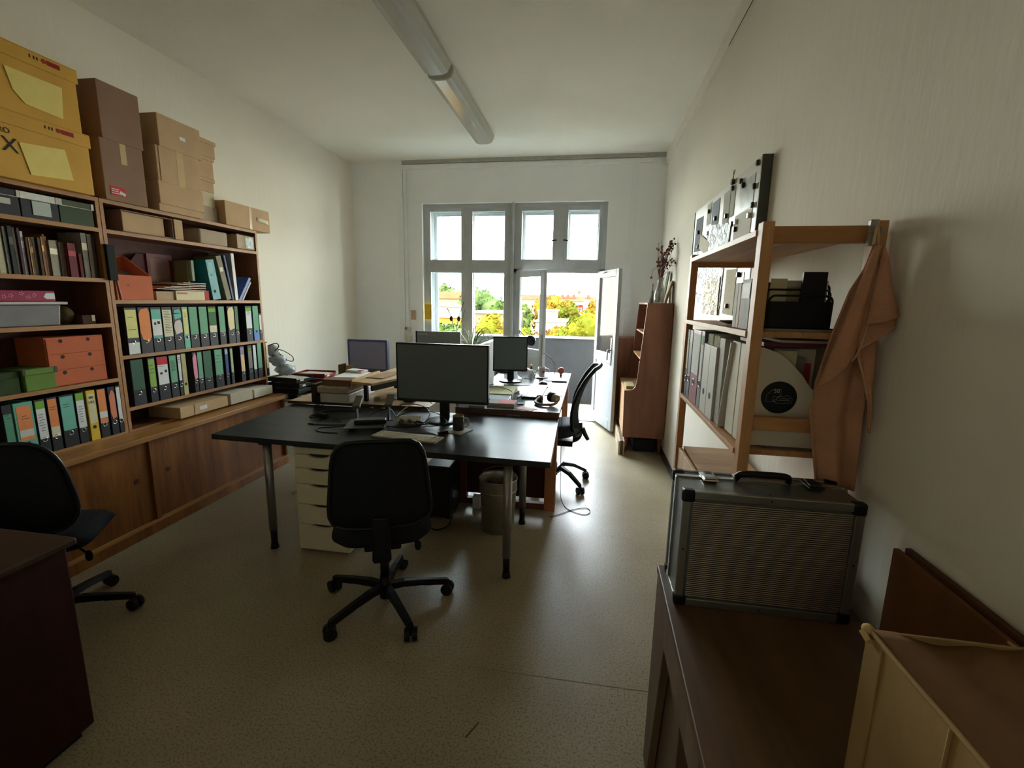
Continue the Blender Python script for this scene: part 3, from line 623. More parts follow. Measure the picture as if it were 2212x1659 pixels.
# pink box, plastic tub, small things
t = thing('gift_box', 'flat magenta patterned box with a white tag on top of the plastic tub', 'box', (-3.2, 2.0, 1.575))
B(XW+.02, -3.105, 1.80, 2.285, 1.575, 1.635).build('body', mat((142, 34, 76), .5, var=.15), t, bev=.003)
MB().prism([(2.225, 1.60), (2.24, 1.588), (2.283, 1.588), (2.283, 1.622), (2.24, 1.622)], 'x', -3.105, -3.104).build('tag', cWHT, t)
mbf = MB()
for k, (yy, zz) in enumerate(((2.07, 1.605), (2.12, 1.617), (2.15, 1.598), (2.18, 1.61), (2.04, 1.6))):
    for j in range(5): mbf.obox((-3.1045, yy+.008*math.cos(j*1.257), zz+.008*math.sin(j*1.257)), (.001, .007, .004), (j*1.257, 0, 0))
mbf.build('flower_print', mt(224, 150, 150), t)
t = thing('plastic_tub', 'translucent grey plastic storage tub under the magenta box', 'container', (-3.2, 2.05, 1.435))
PLA = mat((150, 148, 150), .25, var=.12, scale=8, trans=.35)
MB().prism([(1.80, 1.436), (2.30, 1.436), (2.315, 1.555), (1.78, 1.555)], 'x', XW+.02, -3.115).build('body', PLA, t, bev=.006)
B(XW+.015, -3.10, 1.77, 2.345, 1.557, 1.573).build('lid', mat((190, 188, 180), .3), t, bev=.003)
MB().box(-3.1148, -3.112, 1.80, 2.305, 1.525, 1.53).box(-3.1148, -3.112, 1.80, 2.30, 1.50, 1.503).build('rim', mat((120, 118, 118), .4), t)
tag(MB().sph((-3.2, 2.385, 1.49), (.05, .05, .055)).build('wicker_pot', mat((84, 74, 44), .9, var=.3, scale=60, bump=.8, bscale=120)), 'dark round wicker pot in the shadow beside the plastic tub', 'pot')
t = thing('small_carton', 'small dark carton with a pale tag at the shelf corner', 'box', (-3.17, 2.47, 1.436))
B(-3.24, -3.12, 2.43, 2.505, 1.436, 1.49).build('body', mat((74, 44, 38), .8), t); B(-3.12, -3.119, 2.485, 2.505, 1.452, 1.49).build('tag', cCRM, t)
# orange drawer box and green boxes
t = thing('drawer_box', 'orange cardboard drawer box with three drawers and round finger holes', 'box', (-3.2, 2.36, 1.0755))
B(XW+.02, -3.105, 2.19, 2.52, 1.0755, 1.365).build('body', ORANGE, t, bev=.002)
for k in range(3):
    z0 = 1.08+.094*k
    d = B(-3.105, -3.099, 2.196, 2.514, z0, z0+.091).build('drawer', ORANGE, t, bev=.001)
    for yy in (2.272, 2.427): MB().cyl((-3.0992, yy, z0+.075), (-3.098, yy, z0+.075), .011, n=14).build('finger_hole', INK, d)
t = thing('storage_box', 'moss green lidded cardboard box with metal corners in front of the orange drawers', 'box', (-3.17, 2.13, 1.0755))
B(XW+.06, -3.09, 2.062, 2.212, 1.0755, 1.195).build('body', GREENB, t, bev=.002); B(XW+.055, -3.083, 2.052, 2.222, 1.168, 1.20).build('lid', GREENB, t, bev=.002)
B(-3.083, -3.0815, 2.208, 2.223, 1.167, 1.201).build('metal_corner', CHROME, t); B(-3.083, -3.0815, 2.051, 2.062, 1.167, 1.201).build('metal_corner', CHROME, t)
t = thing('storage_box', 'dark green lidded box half hidden at the frame edge', 'box', (-3.17, 1.9, 1.0755))
B(XW+.06, -3.10, 1.80, 2.04, 1.0755, 1.19).build('body', mat((52, 68, 34), .8), t); B(XW+.055, -3.095, 1.795, 2.045, 1.165, 1.195).build('lid', mat((52, 68, 34), .8), t)
# far bookcase: shelf just under the top
t = thing('open_carton', 'open fronted tan cardboard box lying on the top shelf of the far bookcase', 'box', (-3.2, 2.9, 2.03))
BX = -3.06
MB().box(XW+.02, BX-.01, 2.72, 3.105, 2.031, 2.037).box(XW+.02, BX-.01, 2.72, 2.726, 2.037, 2.17).box(XW+.02, BX-.01, 3.099, 3.105, 2.037, 2.17).box(XW+.02, XW+.026, 2.726, 3.099, 2.037, 2.17).box(XW+.026, BX-.01, 2.726, 3.099, 2.165, 2.17).build('body', CARD3, t)
B(BX-.04, BX-.032, 2.727, 3.05, 2.038, 2.164).build('front_flap', CARD2, t, bev=.002)
tag(B(XW+.02, BX-.004, 3.112, 3.182, 2.031, 2.172).build('card_slipcase', CARD2), 'tan card slipcase beside the open fronted box', 'box')
t = thing('shoe_box', 'grey cardboard box with rounded corners on the far bookcase top shelf', 'box', (-3.2, 3.48, 2.03))
B(XW+.02, BX-.01, 3.342, 3.63, 2.031, 2.145).build('body', GREYCARD, t, bev=.012)
t = thing('clear_box', 'clear plastic box with kraft card and a photo, sticking out of the top shelf end', 'box', (-3.15, 3.86, 2.03))
B(XW+.05, BX-.004, 3.732, 3.94, 2.034, 2.15).build('kraft_card', CARD2, t)
MB().box(XW+.04, BX+.006, 3.724, 3.952, 2.0305, 2.0335).box(BX+.002, BX+.005, 3.724, 3.952, 2.0335, 2.157).box(XW+.04, BX+.006, 3.724, 3.952, 2.157, 2.16).build('case', CLEAR, t)
B(BX-.004, BX-.002, 3.83, 3.925, 2.045, 2.14).build('photo', mat((176, 176, 170), .3, var=.6, scale=40), t)
# far bookcase: open compartment
Z5 = 1.5855
t = thing('magazine_file', 'orange cardboard magazine file with a scooped side', 'magazine file', (-3.19, 2.79, Z5))
MB().prism([(-3.10, Z5), (-3.10, Z5+.165), (-3.17, Z5+.21), (-3.30, Z5+.30), (-3.32, Z5+.30), (-3.32, Z5)], 'y', 2.905, 2.912).prism([(-3.10, Z5), (-3.10, Z5+.165), (-3.17, Z5+.21), (-3.30, Z5+.30), (-3.32, Z5+.30), (-3.32, Z5)], 'y', 2.65, 2.657).box(-3.105, -3.10, 2.657, 2.905, Z5, Z5+.165).box(-3.325, -3.32, 2.65, 2.912, Z5, Z5+.30).box(-3.32, -3.105, 2.657, 2.905, Z5, Z5+.005).build('body', ORANGE, t)
MB().cyl((-3.1, 2.735, Z5+.10), (-3.099, 2.735, Z5+.10), .005).build('eyelet', mt(120, 60, 30), t)
tag(MB().obox((-3.2, 2.8, Z5+.16), (.16, .15, .004), (0, .5, 0)).build('brochure', mt(120, 104, 96)), 'grey brochure sticking out of the orange magazine file', 'brochure')
t = thing('document_sleeve', 'white papers leaning against the upright beside the orange file', 'papers', (-3.15, 2.63, Z5))
MB().obox((-3.165, 2.648, Z5+.185), (.13, .004, .37), (.10, 0, 0)).obox((-3.16, 2.655, Z5+.17), (.13, .003, .34), (.13, 0, 0)).build('sheet', mt(190, 190, 204), t)
tag(MB().prism([(2.93, Z5+.17), (3.27, Z5+.17), (3.07, Z5+.33), (2.99, Z5+.33), (2.93, Z5+.26)], 'x', -3.30, -3.29).build('dark_folder', mat((66, 24, 26), .7)), 'dark maroon folder leaning behind the paper stack', 'folder')
t = thing('framed_picture', 'dark red picture frame leaning at the back of the open compartment', 'frame', (-3.3, 3.18, Z5))
MB().box(-3.29, -3.28, 3.06, 3.085, Z5, Z5+.34).box(-3.29, -3.28, 3.25, 3.275, Z5, Z5+.34).box(-3.29, -3.28, 3.085, 3.25, Z5+.315, Z5+.34).build('moulding', mat((96, 22, 34), .5), t)
B(-3.288, -3.284, 3.085, 3.25, Z5, Z5+.315).build('picture', mat((130, 100, 92), .7), t)
# paper stack
tag(B(-3.30, -3.10, 2.935, 3.085, Z5, Z5+.062).build('ream_of_paper', mt(176, 150, 118)), 'ream of paper lying under the sheets, left end', 'paper')
t = thing('ream_of_paper', 'cream paper ream wrapper lying flat beside the red book', 'paper', (-3.2, 3.22, Z5)); B(-3.30, -3.09, 3.09, 3.355, Z5, Z5+.07).build('wrapper', mt(216, 206, 170), t, bev=.002); B(-3.09, -3.089, 3.10, 3.19, Z5+.045, Z5+.058).build('print', mt(200, 110, 90), t)
for k in range(5):
    tag(MB().obox((-3.19, 3.17+.022*k, Z5+.078+.013*k), (.2, .38-.03*k, .006), (.02*(k % 3-1), 0, .08*(k-2))).build('magazine', mt(214-6*k, 200-7*k, 184-6*k)), ['lowest loose magazine on the paper ream', 'second loose magazine up on the paper ream', 'third loose magazine up, middle of the loose pile', 'fourth loose magazine up, slightly skewed', 'topmost loose magazine of the pile on the paper ream'][k], 'magazine', 'loose magazines on the paper ream')
tag(B(-3.30, -3.095, 3.362, 3.405, Z5, Z5+.075).build('book', mt(180, 60, 62)), 'small red book beside the cream ream in the open compartment', 'book')
tag(B(-3.31, -3.16, 3.285, 3.302, Z5+.08, Z5+.30).build('book', mt(118, 116, 84)), 'olive book standing behind the magazines', 'book')
tag(B(-3.31, -3.14, 3.306, 3.33, Z5+.15, Z5+.31).build('book', mt(150, 160, 140)), 'pale green book standing behind the magazines', 'book')
def leaning(name, label, cat, yb, yt, w_, h, m_, xf=-3.1, extra=None):
    """upright file leaning sideways, foot at yb, head at yt"""
    a = math.atan2(yt-yb, h); t = thing(name, label, cat, (xf-.11, yb, Z5), 0)
    R = Matrix.Rotation(-a, 3, 'X')
    def P(mbx): mbx.v = [tuple(R @ Vector(p)+Vector((xf-.11, yb, Z5+max(0, w_*math.sin(a)) if a < 0 else Z5))) for p in mbx.v]; return mbx
    P(MB().box(-.11, .11, 0, w_, 0, h)).build('cover', m_, t, bev=.002)
    if extra: extra(t, P)
    return t
def teal_extra(t, P):
    P(MB().box(.11, .1108, .012, .06, .22, .30)).build('label', mt(150, 190, 192), t); P(MB().cyl((.11, .035, .07), (.1115, .035, .07), .012)).build('finger_hole', INK, t)
    P(MB().cyl((.11, .035, .2), (.1115, .035, .2), .008)).build('sticker', cBAND, t)
leaning('ring_binder', 'teal binder leaning left over the shelf edge in the open compartment', 'binder', 3.452, 3.405, .085, .325, mat((44, 134, 142), .4, var=.15), extra=teal_extra)
leaning('ring_binder', 'olive grey binder leaning left between the teal and blue ones', 'binder', 3.60, 3.515, .055, .37, mat((122, 116, 92), .6), extra=lambda t, P: P(MB().box(.11, .1108, .008, .04, .24, .275)).build('label', cCRM, t))
leaning('folder', 'dark blue folder leaning beside the white upright magazine', 'folder', 3.665, 3.60, .02, .38, mat((44, 56, 96), .5))
leaning('magazine', 'white glossy magazine standing at the gap in the open compartment', 'magazine', 3.70, 3.685, .035, .40, mat((186, 184, 176), .35, var=.15))
leaning('book', 'blue book slumped diagonally against the end panel', 'book', 3.735, 3.925, .028, .26, mat((64, 90, 160), .4))
leaning('magazine', 'grey magazine slumped under the blue book', 'magazine', 3.775, 3.925, .018, .21, mat((150, 150, 150), .4))
# flat boxes on the low cabinet
gF = 'flat boxes on the low cabinet top'
t = carton('flat_box', 'long cream flat carton with a paper tag on the low cabinet', XW+.05, -3.005, 2.93, 3.40, .7055, .79, MANILA, gF)
B(-3.005, -3.004, 3.11, 3.18, .735, .765).build('tag', cWHT, t); B(-3.005, -3.004, 3.055, 3.06, .706, .79).build('seam', INK, t)
carton('flat_box', 'grey white flat carton in the middle of the three on the low cabinet', XW+.05, -3.0, 3.425, 3.69, .7055, .80, mt(194, 184, 164), gF)
carton('flat_box', 'pale flat carton at the far end of the low cabinet', XW+.05, -3.0, 3.71, 3.96, .7055, .785, mt(206, 200, 182), gF)


# ------------------------------------------------------------------ black desk and drawer unit
T0 = .755
tb = thing('black_desk', 'wide black desk on four round metal legs in the middle of the room', 'desk', (-1.27, 2.95, 0))
MB().prism([(-2.357, 2.503), (-.182, 2.443), (-.205, 3.415), (-2.40, 3.415)], 'z', T0-.034, T0).build('tabletop', BLACKTOP, tb, bev=.002)
for x, y in ((-1.985, 2.53), (-.43, 2.50), (-.437, 3.19), (-1.99, 3.25)):
    l_ = MB().cyl((x, y, .13), (x, y, T0-.034), .026, n=20).build('leg', STEEL, tb)
    MB().cyl((x, y, .012), (x, y, .14), .0205, n=18).cyl((x, y, 0), (x, y, .03), .027, .022, n=18).build('foot', PLBLK, l_)
    MB().cyl((x, y, T0-.04), (x, y, T0-.034), .05, n=20).build('mounting_plate', PLBLK, l_)
du = thing('drawer_unit', 'white drawer unit with five drawers under the black desk', 'drawers', (-1.63, 2.8, 0), 0)
DW = mat((218, 208, 178), .5, var=.03)
MB().box(-1.805, -1.455, 2.535, 3.10, .012, .70).build('body', DW, du, bev=.002)
MB().box(-1.79, -1.47, 2.56, 3.08, 0, .012).build('plinth', RUB, du)
zs = [.03, .20, .335, .47, .575, .665]
for k in range(5):
    z0, z1 = zs[k], zs[k+1]-.004; xa, xb = -1.79, -1.47; xm = (xa+xb)/2
    P = [(xa, z0), (xb, z0), (xb, z1), (xm+.075, z1), (xm+.055, z1-.012), (xm+.02, z1-.018), (xm-.02, z1-.018), (xm-.055, z1-.012), (xm-.075, z1), (xa, z1)]
    d = MB().prism(P, 'y', 2.517, 2.534).build('drawer', DW, du)
    MB().prism([(xm+.074, z1+.002), (xm+.055, z1-.011), (xm+.02, z1-.017), (xm-.02, z1-.017), (xm-.055, z1-.011), (xm-.074, z1+.002)], 'y', 2.5335, 2.5348).build('grip_slot', INK, d)

# ------------------------------------------------------------------ office chairs
def star_base(t, R=.315, a0=27, armr=(.022, .016), zc_=.10, arch=.0):
    for k in range(5):
        a = math.radians(a0+72*k); c, s_ = math.cos(a), math.sin(a)
        mbx = MB()
        pts = [(.03*c, .03*s_, zc_+.01), (.10*c, .10*s_, zc_+.012+arch), (.2*c, .2*s_, zc_+arch*.8), (R*c, R*s_, .078)]
        n = len(pts)
        for i in range(n-1):                              # flat tapering arm
            p, q = Vector(pts[i]), Vector(pts[i+1]); w0 = .026-.010*i/(n-1); w1 = .026-.010*(i+1)/(n-1); nrm = Vector((-s_, c, 0))
            vs = [p+nrm*w0-Vector((0, 0, .018)), p-nrm*w0-Vector((0, 0, .018)), p-nrm*w0*.7+Vector((0, 0, .014)), p+nrm*w0*.7+Vector((0, 0, .014)), q+nrm*w1-Vector((0, 0, .016)), q-nrm*w1-Vector((0, 0, .016)), q-nrm*w1*.7+Vector((0, 0, .013)), q+nrm*w1*.7+Vector((0, 0, .013))]
            mbx.add(vs, [(0, 1, 2, 3), (7, 6, 5, 4), (0, 4, 5, 1), (1, 5, 6, 2), (2, 6, 7, 3), (3, 7, 4, 0)])
        arm = mbx.build('base_arm', PLBLK, t, world=False)
        cs = Vector((R*c, R*s_, 0)); ax = Vector((math.cos(a+1.1), math.sin(a+1.1), 0))
        MB().cyl((cs.x, cs.y, .05), (cs.x, cs.y, .088), .008).box(cs.x-.012, cs.x+.012, cs.y-.012, cs.y+.012, .03, .06).cyl(tuple(cs+ax*.031+Vector((0, 0, .032))), tuple(cs+ax*.007+Vector((0, 0, .032))), .032, n=18).cyl(tuple(cs-ax*.031+Vector((0, 0, .032))), tuple(cs-ax*.007+Vector((0, 0, .032))), .032, n=18).build('caster', PLBLK, arm, world=False, bev=.002)
def pad(w, h, d, cx, cy, cz, tilt=0, nx=14, nz=14, corner=.35, wt=1.0, bulge=.3, m=FAB, name='backrest', t=None, curve=.0):
    """upholstered cushion: rounded rectangle w x h, thickness d, facing y (tilt about x)"""
    def prof(u, v, side):
        U, V = 2*u-1, 2*v-1
        k = 1+(wt-1)*v
        # superellipse mapping of the square
        n_ = 2/corner
        r = (abs(U)**n_+abs(V)**n_)**(1/n_) or 1; mx_ = max(abs(U), abs(V)); q = mx_/r if r else 1
        X, Z_ = U*q*w/2*k, V*q*h/2
        th = d/2*(1-mx_**4)**.5 if mx_ < 1 else 0
        Y = side*th*(1+bulge*(1-mx_)) + curve*(X/(w/2))**2
        ct, s_ = math.cos(tilt), math.sin(tilt)
        return (cx+X, cy+Y*ct-Z_*s_, cz+Z_*ct+Y*s_)
    mb_ = MB().grid(lambda u, v: prof(u, v, 1), nx, nz).grid(lambda u, v: prof(u, v, -1), nx, nz)
    return mb_.build(name, m, t, world=False, merge=True)
def task_chair(label, loc, rz, a0, wt=.80, cr=.40, sc=1):
    t = thing('office_chair', label, 'chair', loc, rz); t.scale = (sc, sc, 1)
    star_base(t, .335, a0)
    MB().cyl((0, 0, .045), (0, 0, .17), .032, .027, n=20).build('hub', PLBLK, t, world=False)
    MB().cyl((0, 0, .17), (0, 0, .30), .024, n=18).build('gas_lift_sleeve', PLBLK, t, world=False)
    MB().cyl((0, 0, .30), (0, 0, .40), .014, n=16).build('gas_lift', CHROME, t, world=False)
    MB().box(-.09, .09, -.14, .13, .385, .425).build('mechanism', PLBLK, t, world=False, bev=.01)
    MB().tube([(.07, .0, .40), (.13, -.03, .39), (.17, -.05, .36)], .006).sph((.175, -.05, .35), (.018, .012, .03)).build('lever', PLBLK, t, world=False)
    # seat pad
    mb_ = MB()
    def seat(u, v, side):
        U, V = 2*u-1, 2*v-1; n_ = 4.5; r = (abs(U)**n_+abs(V)**n_)**(1/n_) or 1; mx_ = max(abs(U), abs(V)); q = mx_/r if r else 1
        X, Y = U*q*.245, V*q*.235+.02
        return (X, Y, .475+(.045 if side > 0 else -.05)*(1-mx_**6)**.5-.02*max(0, V)**3)
    mb_.grid(lambda u, v: seat(u, v, 1), 14, 14).grid(lambda u, v: seat(u, v, -1), 14, 14)
    mb_.build('seat', FAB, t, world=False, merge=True)
    MB().prism([(-.045, .40), (.045, .40), (.035, .62), (-.035, .62)], 'y', -.26, -.235).box(-.04, .04, -.25, -.12, .385, .405).build('back_bracket', PLBLK, t, world=False, bev=.006)
    pad(.50, .45, .085, 0, -.225, .77, tilt=.10, corner=cr, t=t, wt=wt, curve=.03)
    # plastic shell and bright edge around the back
    def rim(k):
        a = 2*PI*k/40; n_ = 2/cr; cx_, sz = math.cos(a), math.sin(a); r = (abs(cx_)**n_+abs(sz)**n_)**(-1/n_); Z_ = sz*r*.222; X_ = cx_*r*.247*(1-(1-wt)*(.5+Z_/.45))
        return (X_, -.225+.03*(X_/.25)**2-math.sin(.10)*Z_-.008, .77+Z_*math.cos(.10))
    MB().tube([rim(k) for k in range(40)], .010, 8, True, False).build('shell_edge', mat((34, 35, 38), .3), t, world=False)
    return t
task_chair('black upholstered office chair with its back to the camera at the black desk', (-1.025, 2.13, 0), math.radians(23), 4, .80, .34)
task_chair('black office chair by the left sideboard, partly behind the dark desk corner', (-2.55, 1.69, 0), math.radians(32), 28-30, .74, .60, .9)
# mesh chair at the far right desk (faces -x)
t = thing('mesh_chair', 'black mesh backed office chair at the glass topped desk by the balcony door', 'chair', (-.27, 4.03, 0), math.radians(90))
star_base(t, .33, -42-90+72*2, arch=.06)
MB().cyl((0, 0, .08), (0, 0, .2), .034, .028, n=20).build('hub', PLBLK, t, world=False)
MB().cyl((0, 0, .2), (0, 0, .40), .02, n=16).build('gas_lift', PLBLK, t, world=False)
MB().box(-.10, .10, -.16, .12, .38, .43).tube([(.09, 0, .39), (.2, -.02, .36)], .007).build('mechanism', PLBLK, t, world=False, bev=.01)
mb_ = MB()
def seat2(u, v, side):
    U, V = 2*u-1, 2*v-1; n_ = 4; r = (abs(U)**n_+abs(V)**n_)**(1/n_) or 1; mx_ = max(abs(U), abs(V)); q = mx_/r if r else 1
    return (U*q*.24, V*q*.225+.01, .50+(.075 if side > 0 else -.04)*(1-mx_**6)**.5+.03*max(0, -V)-.02*max(0, V)**2)
mb_.grid(lambda u, v: seat2(u, v, 1), 14, 12).grid(lambda u, v: seat2(u, v, -1), 14, 12)
mb_.build('seat', mat((36, 44, 54), .65, var=.1), t, world=False, merge=True)
def bk(u, v):
    U = 2*u-1; w_ = .235*(1-.18*v**2)*(1-.25*(1-v)**3); 
    P_ = [.225, .20, .195, .212, .245, .295, .37]; q = v*6; i_ = min(5, int(q)); d_ = P_[i_]+(P_[i_+1]-P_[i_])*(q-i_)
    return (U*w_, -d_+.05*U*U, .50+.60*v-.02*U*U*v)
MESHM = mat((26, 29, 32), .8, var=.2, scale=200, alpha=.86)
MB().grid(bk, 12, 16).build('mesh_back', MESHM, t, world=False, solid=.004)
edge = [bk(0, k/14) for k in range(15)]+[bk(k/8, 1) for k in range(1, 8)]+[bk(1, 1-k/14) for k in range(15)]+[bk(1-k/8, 0) for k in range(1, 8)]
MB().tube(edge, .017, 8, True, False).build('back_frame', PLBLK, t, world=False)
MB().tube([(0, -.05, .41), (0, -.16, .41), (0, -.215, .46), (0, -.215, .58)], .022).tube([(0, -.235, .53), (0, -.265, .47), (0, -.292, .425)], [.022, .02, .018, .016]).build('back_support', PLBLK, t, world=False)

# ------------------------------------------------------------------ things on the black desk
def monitor(name, label, base, cx, yf, zc_, w, h, yaw, screen, frame, stand='round', back=None, thick=.035, bez=.012, chin=.02, loc_extra=None, baseR=.125, tilt=0):
    """monitor whose screen faces -y before the yaw; base = foot centre"""
    t = thing(name, label, 'monitor', base, yaw)
    bx, by, bz = base; ox, oy = cx-bx, yf-by; zz = zc_-bz
    MB().box(ox-w/2, ox+w/2, oy, oy+thick, zz-h/2, zz+h/2).build('housing', frame, t, world=False, bev=.003)
    MB().box(ox-w/2+bez, ox+w/2-bez, oy-.001, oy+.001, zz-h/2+chin, zz+h/2-bez).build('screen', screen, t, world=False)
    MB().box(ox-.16, ox+.16, oy+thick, oy+thick+.03, zz-.11, zz+.09).build('rear_housing', frame, t, world=False, bev=.012)
    MB().box(-.035, .035, oy+thick+.002, oy+thick+.03, .012, zz-.02).build('neck', frame, t, world=False, bev=.004)
    if stand == 'round': MB().lathe([(0, .014), (baseR*.85, .012), (baseR, .006), (baseR, 0), (0, 0)], n=36).build('foot', mat((34, 36, 38), .25, spec=.3), t, world=False)
    else: MB().box(-.12, .12, -.06, .12, 0, .012).build('foot', frame, t, world=False, bev=.004)
    return t
MBK = mat((26, 28, 29), .3)
m1 = monitor('monitor', 'large dark monitor with its blank screen facing the camera on the black desk', (-1.03, 3.16, T0), -1.035, 3.15, 1.105, .685, .425, 0, SCREEN, mat((24, 25, 26), .35))
MB().box(-.34, .34, -.0115, -.0095, .137, .155).build('chin_strip', mat((40, 42, 42), .3), m1, world=False)
# mug and coaster
t = thing('mug', 'tall dark mug with a pale handle on a paper coaster', 'mug', (-.853, 2.945, T0+.006))
MB().lathe([(0, 0), (.036, 0), (.037, .004), (.037, .098), (.0345, .098), (.034, .006), (0, .006)], (-.853, 2.945, T0+.006), 28).build('body', mat((46, 44, 44), .35), t)
MB().lathe([(.037, .096), (.0375, .100), (.034, .100), (.0335, .07), (0, .07)], (-.853, 2.945, T0+.006), 28).build('rim', mat((150, 142, 108), .4), t)
MB().tube([(-.818, 2.945, T0+.088), (-.79, 2.945, T0+.088), (-.779, 2.945, T0+.062), (-.79, 2.945, T0+.036), (-.818, 2.945, T0+.028)], .0055).build('handle', mat((170, 168, 164), .35), t)
t = tag(MB().obox((-.855, 2.93, T0+.003), (.155, .15, .004), (0, 0, math.radians(-20))).build('coaster', mat((150, 146, 132), .7, var=.3, scale=30)), 'square paper coaster under the dark mug', 'coaster')
# keyboard
t = thing('keyboard', 'flat pale keyboard with number pad in front of the large monitor', 'keyboard', (-1.13, 2.72, T0), 0)
KX0, KX1, KY0, KY1 = -1.355, -.885, 2.635, 2.775
yk = math.radians(-7); Rk = Matrix.Rotation(yk, 3, 'Z'); Kc = Vector((-1.12, 2.71, T0))
def PK(mbx): mbx.v = [tuple(Kc+Rk @ Vector(p)) for p in mbx.v]; return mbx
KB = mat((196, 190, 166), .5, var=.04)
PK(MB().box(-.225, .225, -.062, .062, 0, .011)).build('base', KB, t, bev=.003)
for r_ in range(5):
    for c_ in range(18):
        if 14.0 <= c_+.0 < 15 and r_ == 2: continue
        x = -.216+c_*.0242
        PK(MB().box(x, x+.020, .040-r_*.0235-.016, .040-r_*.0235+.003, .011, .0145)).build('key', KB, t)
# laptop stand with a dock lying on it
t = thing('laptop_stand', 'grey metal laptop stand with two padded arms left of the keyboard', 'stand', (-1.46, 2.85, T0), 0)
GST = mat((84, 88, 86), .45, .3, .06)
MB().prism([(-1.56, 2.70), (-1.315, 2.80), (-1.40, 3.0), (-1.63, 2.93)], 'z', T0+.028, T0+.034).build('plate', GST, t, bev=.002)
MB().box(-1.55, -1.52, 2.76, 2.79, T0, T0+.028).box(-1.38, -1.35, 2.83, 2.86, T0, T0+.028).box(-1.60, -1.57, 2.90, 2.93, T0, T0+.028).box(-1.42, -1.39, 2.94, 2.97, T0, T0+.028).build('leg', PLBLK, t)
OLV = mat((100, 100, 84), .5, .2, .05)
for (x, y) in ((-1.575, 2.92), (-1.385, 3.02)):
    a_ = MB().obox((x, y, T0+.08), (.012, .05, .11), (.15, 0, .25)).build('support_arm', GST, t)
    MB().obox((x-.01, y+.04, T0+.155), (.052, .13, .022), (.42, 0, .25)).build('pad', OLV, a_, bev=.004)
t = thing('docking_station', 'black oblong docking box lying on the laptop stand', 'dock', (-1.45, 2.86, T0+.034), 0)
MB().obox((-1.445, 2.862, T0+.051), (.21, .085, .030), (0, 0, math.radians(22))).build('body', PLBLK, t, bev=.009)
MB().obox((-1.445+.0, 2.862, T0+.0668), (.19, .068, .001), (0, 0, math.radians(22))).build('top_plate', mat((70, 73, 75), .35), t)
MB().cyl((-1.50, 2.795, T0+.048), (-1.501, 2.793, T0+.048), .004).build('jack', CHROME, t)
# power strip, adapters and cables
t = thing('power_strip', 'white multi socket power strip lying under the cable tangle', 'power strip', (-1.24, 3.02, T0))
MB().obox((-1.235, 3.03, T0+.028), (.17, .06, .045), (.5, 0, math.radians(10))).build('body', mat((196, 194, 180), .4), t, bev=.01)
for k in range(2): MB().cyl((-1.275+.055*k, 2.995+.008*k, T0+.032), (-1.277+.055*k, 2.985+.008*k, T0+.027), .017, n=18).build('socket', mat((120, 112, 96), .5), t)
def cable(label, pts, r=.0028, m=PLBLK, name='cable', cat='cable'):
    return tag(MB().tube(pts, r, 7).build(name, m), label, cat)
z = T0+.003
cable('black cable ending in a plug, lying left of the laptop stand', [(-1.86, 2.86, z), (-1.78, 2.86, z), (-1.70, 2.88, z), (-1.64, 2.90, z), (-1.56, 2.98, z), (-1.5, 3.1, z)])
tag(MB().obox((-1.885, 2.858, z+.002), (.045, .012, .009), (0, 0, .05)).build('plug', PLBLK, bev=.002), 'small black plug at the end of the desk cable', 'plug')
cable('black cable forming a wide loop left of the laptop stand', [(-1.60, 2.90, z), (-1.70, 2.83, z), (-1.78, 2.78, z), (-1.76, 2.72, z), (-1.68, 2.69, z), (-1.60, 2.70, z)])
cable('thin black cable running behind the laptop stand', [(-1.9, 3.08, z), (-1.8, 3.04, z), (-1.72, 2.96, z), (-1.80, 2.98, z), (-1.70, 3.1, z), (-1.72, 3.2, z)], .002)
cable('black cable looping between the stand arms', [(-1.39, 3.1, z), (-1.48, 3.04, z), (-1.56, 3.06, z), (-1.56, 3.14, z+.03), (-1.46, 3.22, z+.06), (-1.38, 3.22, z+.08)], .0028)
cable('grey cable lying straight along the desk above the keyboard', [(-1.32, 2.84, z), (-1.22, 2.82, z), (-1.10, 2.83, z), (-1.0, 2.83, z), (-.96, 2.80, z)], .0026, mat((110, 110, 106), .4))
cable('upper black cable of the tangle by the power strip', [(-1.42, 3.12, z+.08), (-1.32, 3.02, z+.03), (-1.24, 2.92, z), (-1.15, 2.90, z+.02), (-1.08, 2.96, z+.05), (-1.12, 3.10, z+.09), (-1.25, 3.2, z+.10), (-1.36, 3.16, z+.10)], .0032)
cable('lower black cable of the tangle wrapped round the monitor foot', [(-1.36, 2.93, z), (-1.26, 2.88, z+.01), (-1.16, 2.87, z+.02), (-1.06, 2.95, z+.01), (-.98, 3.0, z+.015), (-.98, 3.08, z+.02), (-1.08, 3.14, z+.06), (-1.2, 3.06, z+.09), (-1.3, 2.98, z+.06), (-1.34, 3.10, z+.02)], .0032)
cable('white cable rising from the power strip over the wooden board', [(-1.31, 3.0, z+.03), (-1.335, 3.06, z+.05), (-1.30, 3.18, z+.09), (-1.24, 3.30, z+.12), (-1.20, 3.42, z+.06)], .0038, mat((200, 196, 180), .4))
cable('coiled black cable bundle in the middle of the tangle', [(-1.13+.045*math.cos(k*.9)+.012*math.sin(k*2.3), 2.97+.03*math.sin(k*.9), z+.01+.008*(k % 4)) for k in range(16)], .0035)
cable('bunched black cable with plug behind the laptop stand on the left', [(-1.98, 3.05, z+.01), (-1.92, 3.1, z+.02), (-1.86, 3.04, z+.03), (-1.94, 2.99, z+.015), (-2.02, 3.06, z), (-1.90, 3.12, z+.03), (-1.84, 3.18, z+.02), (-1.70, 3.22, z+.01)], .006)
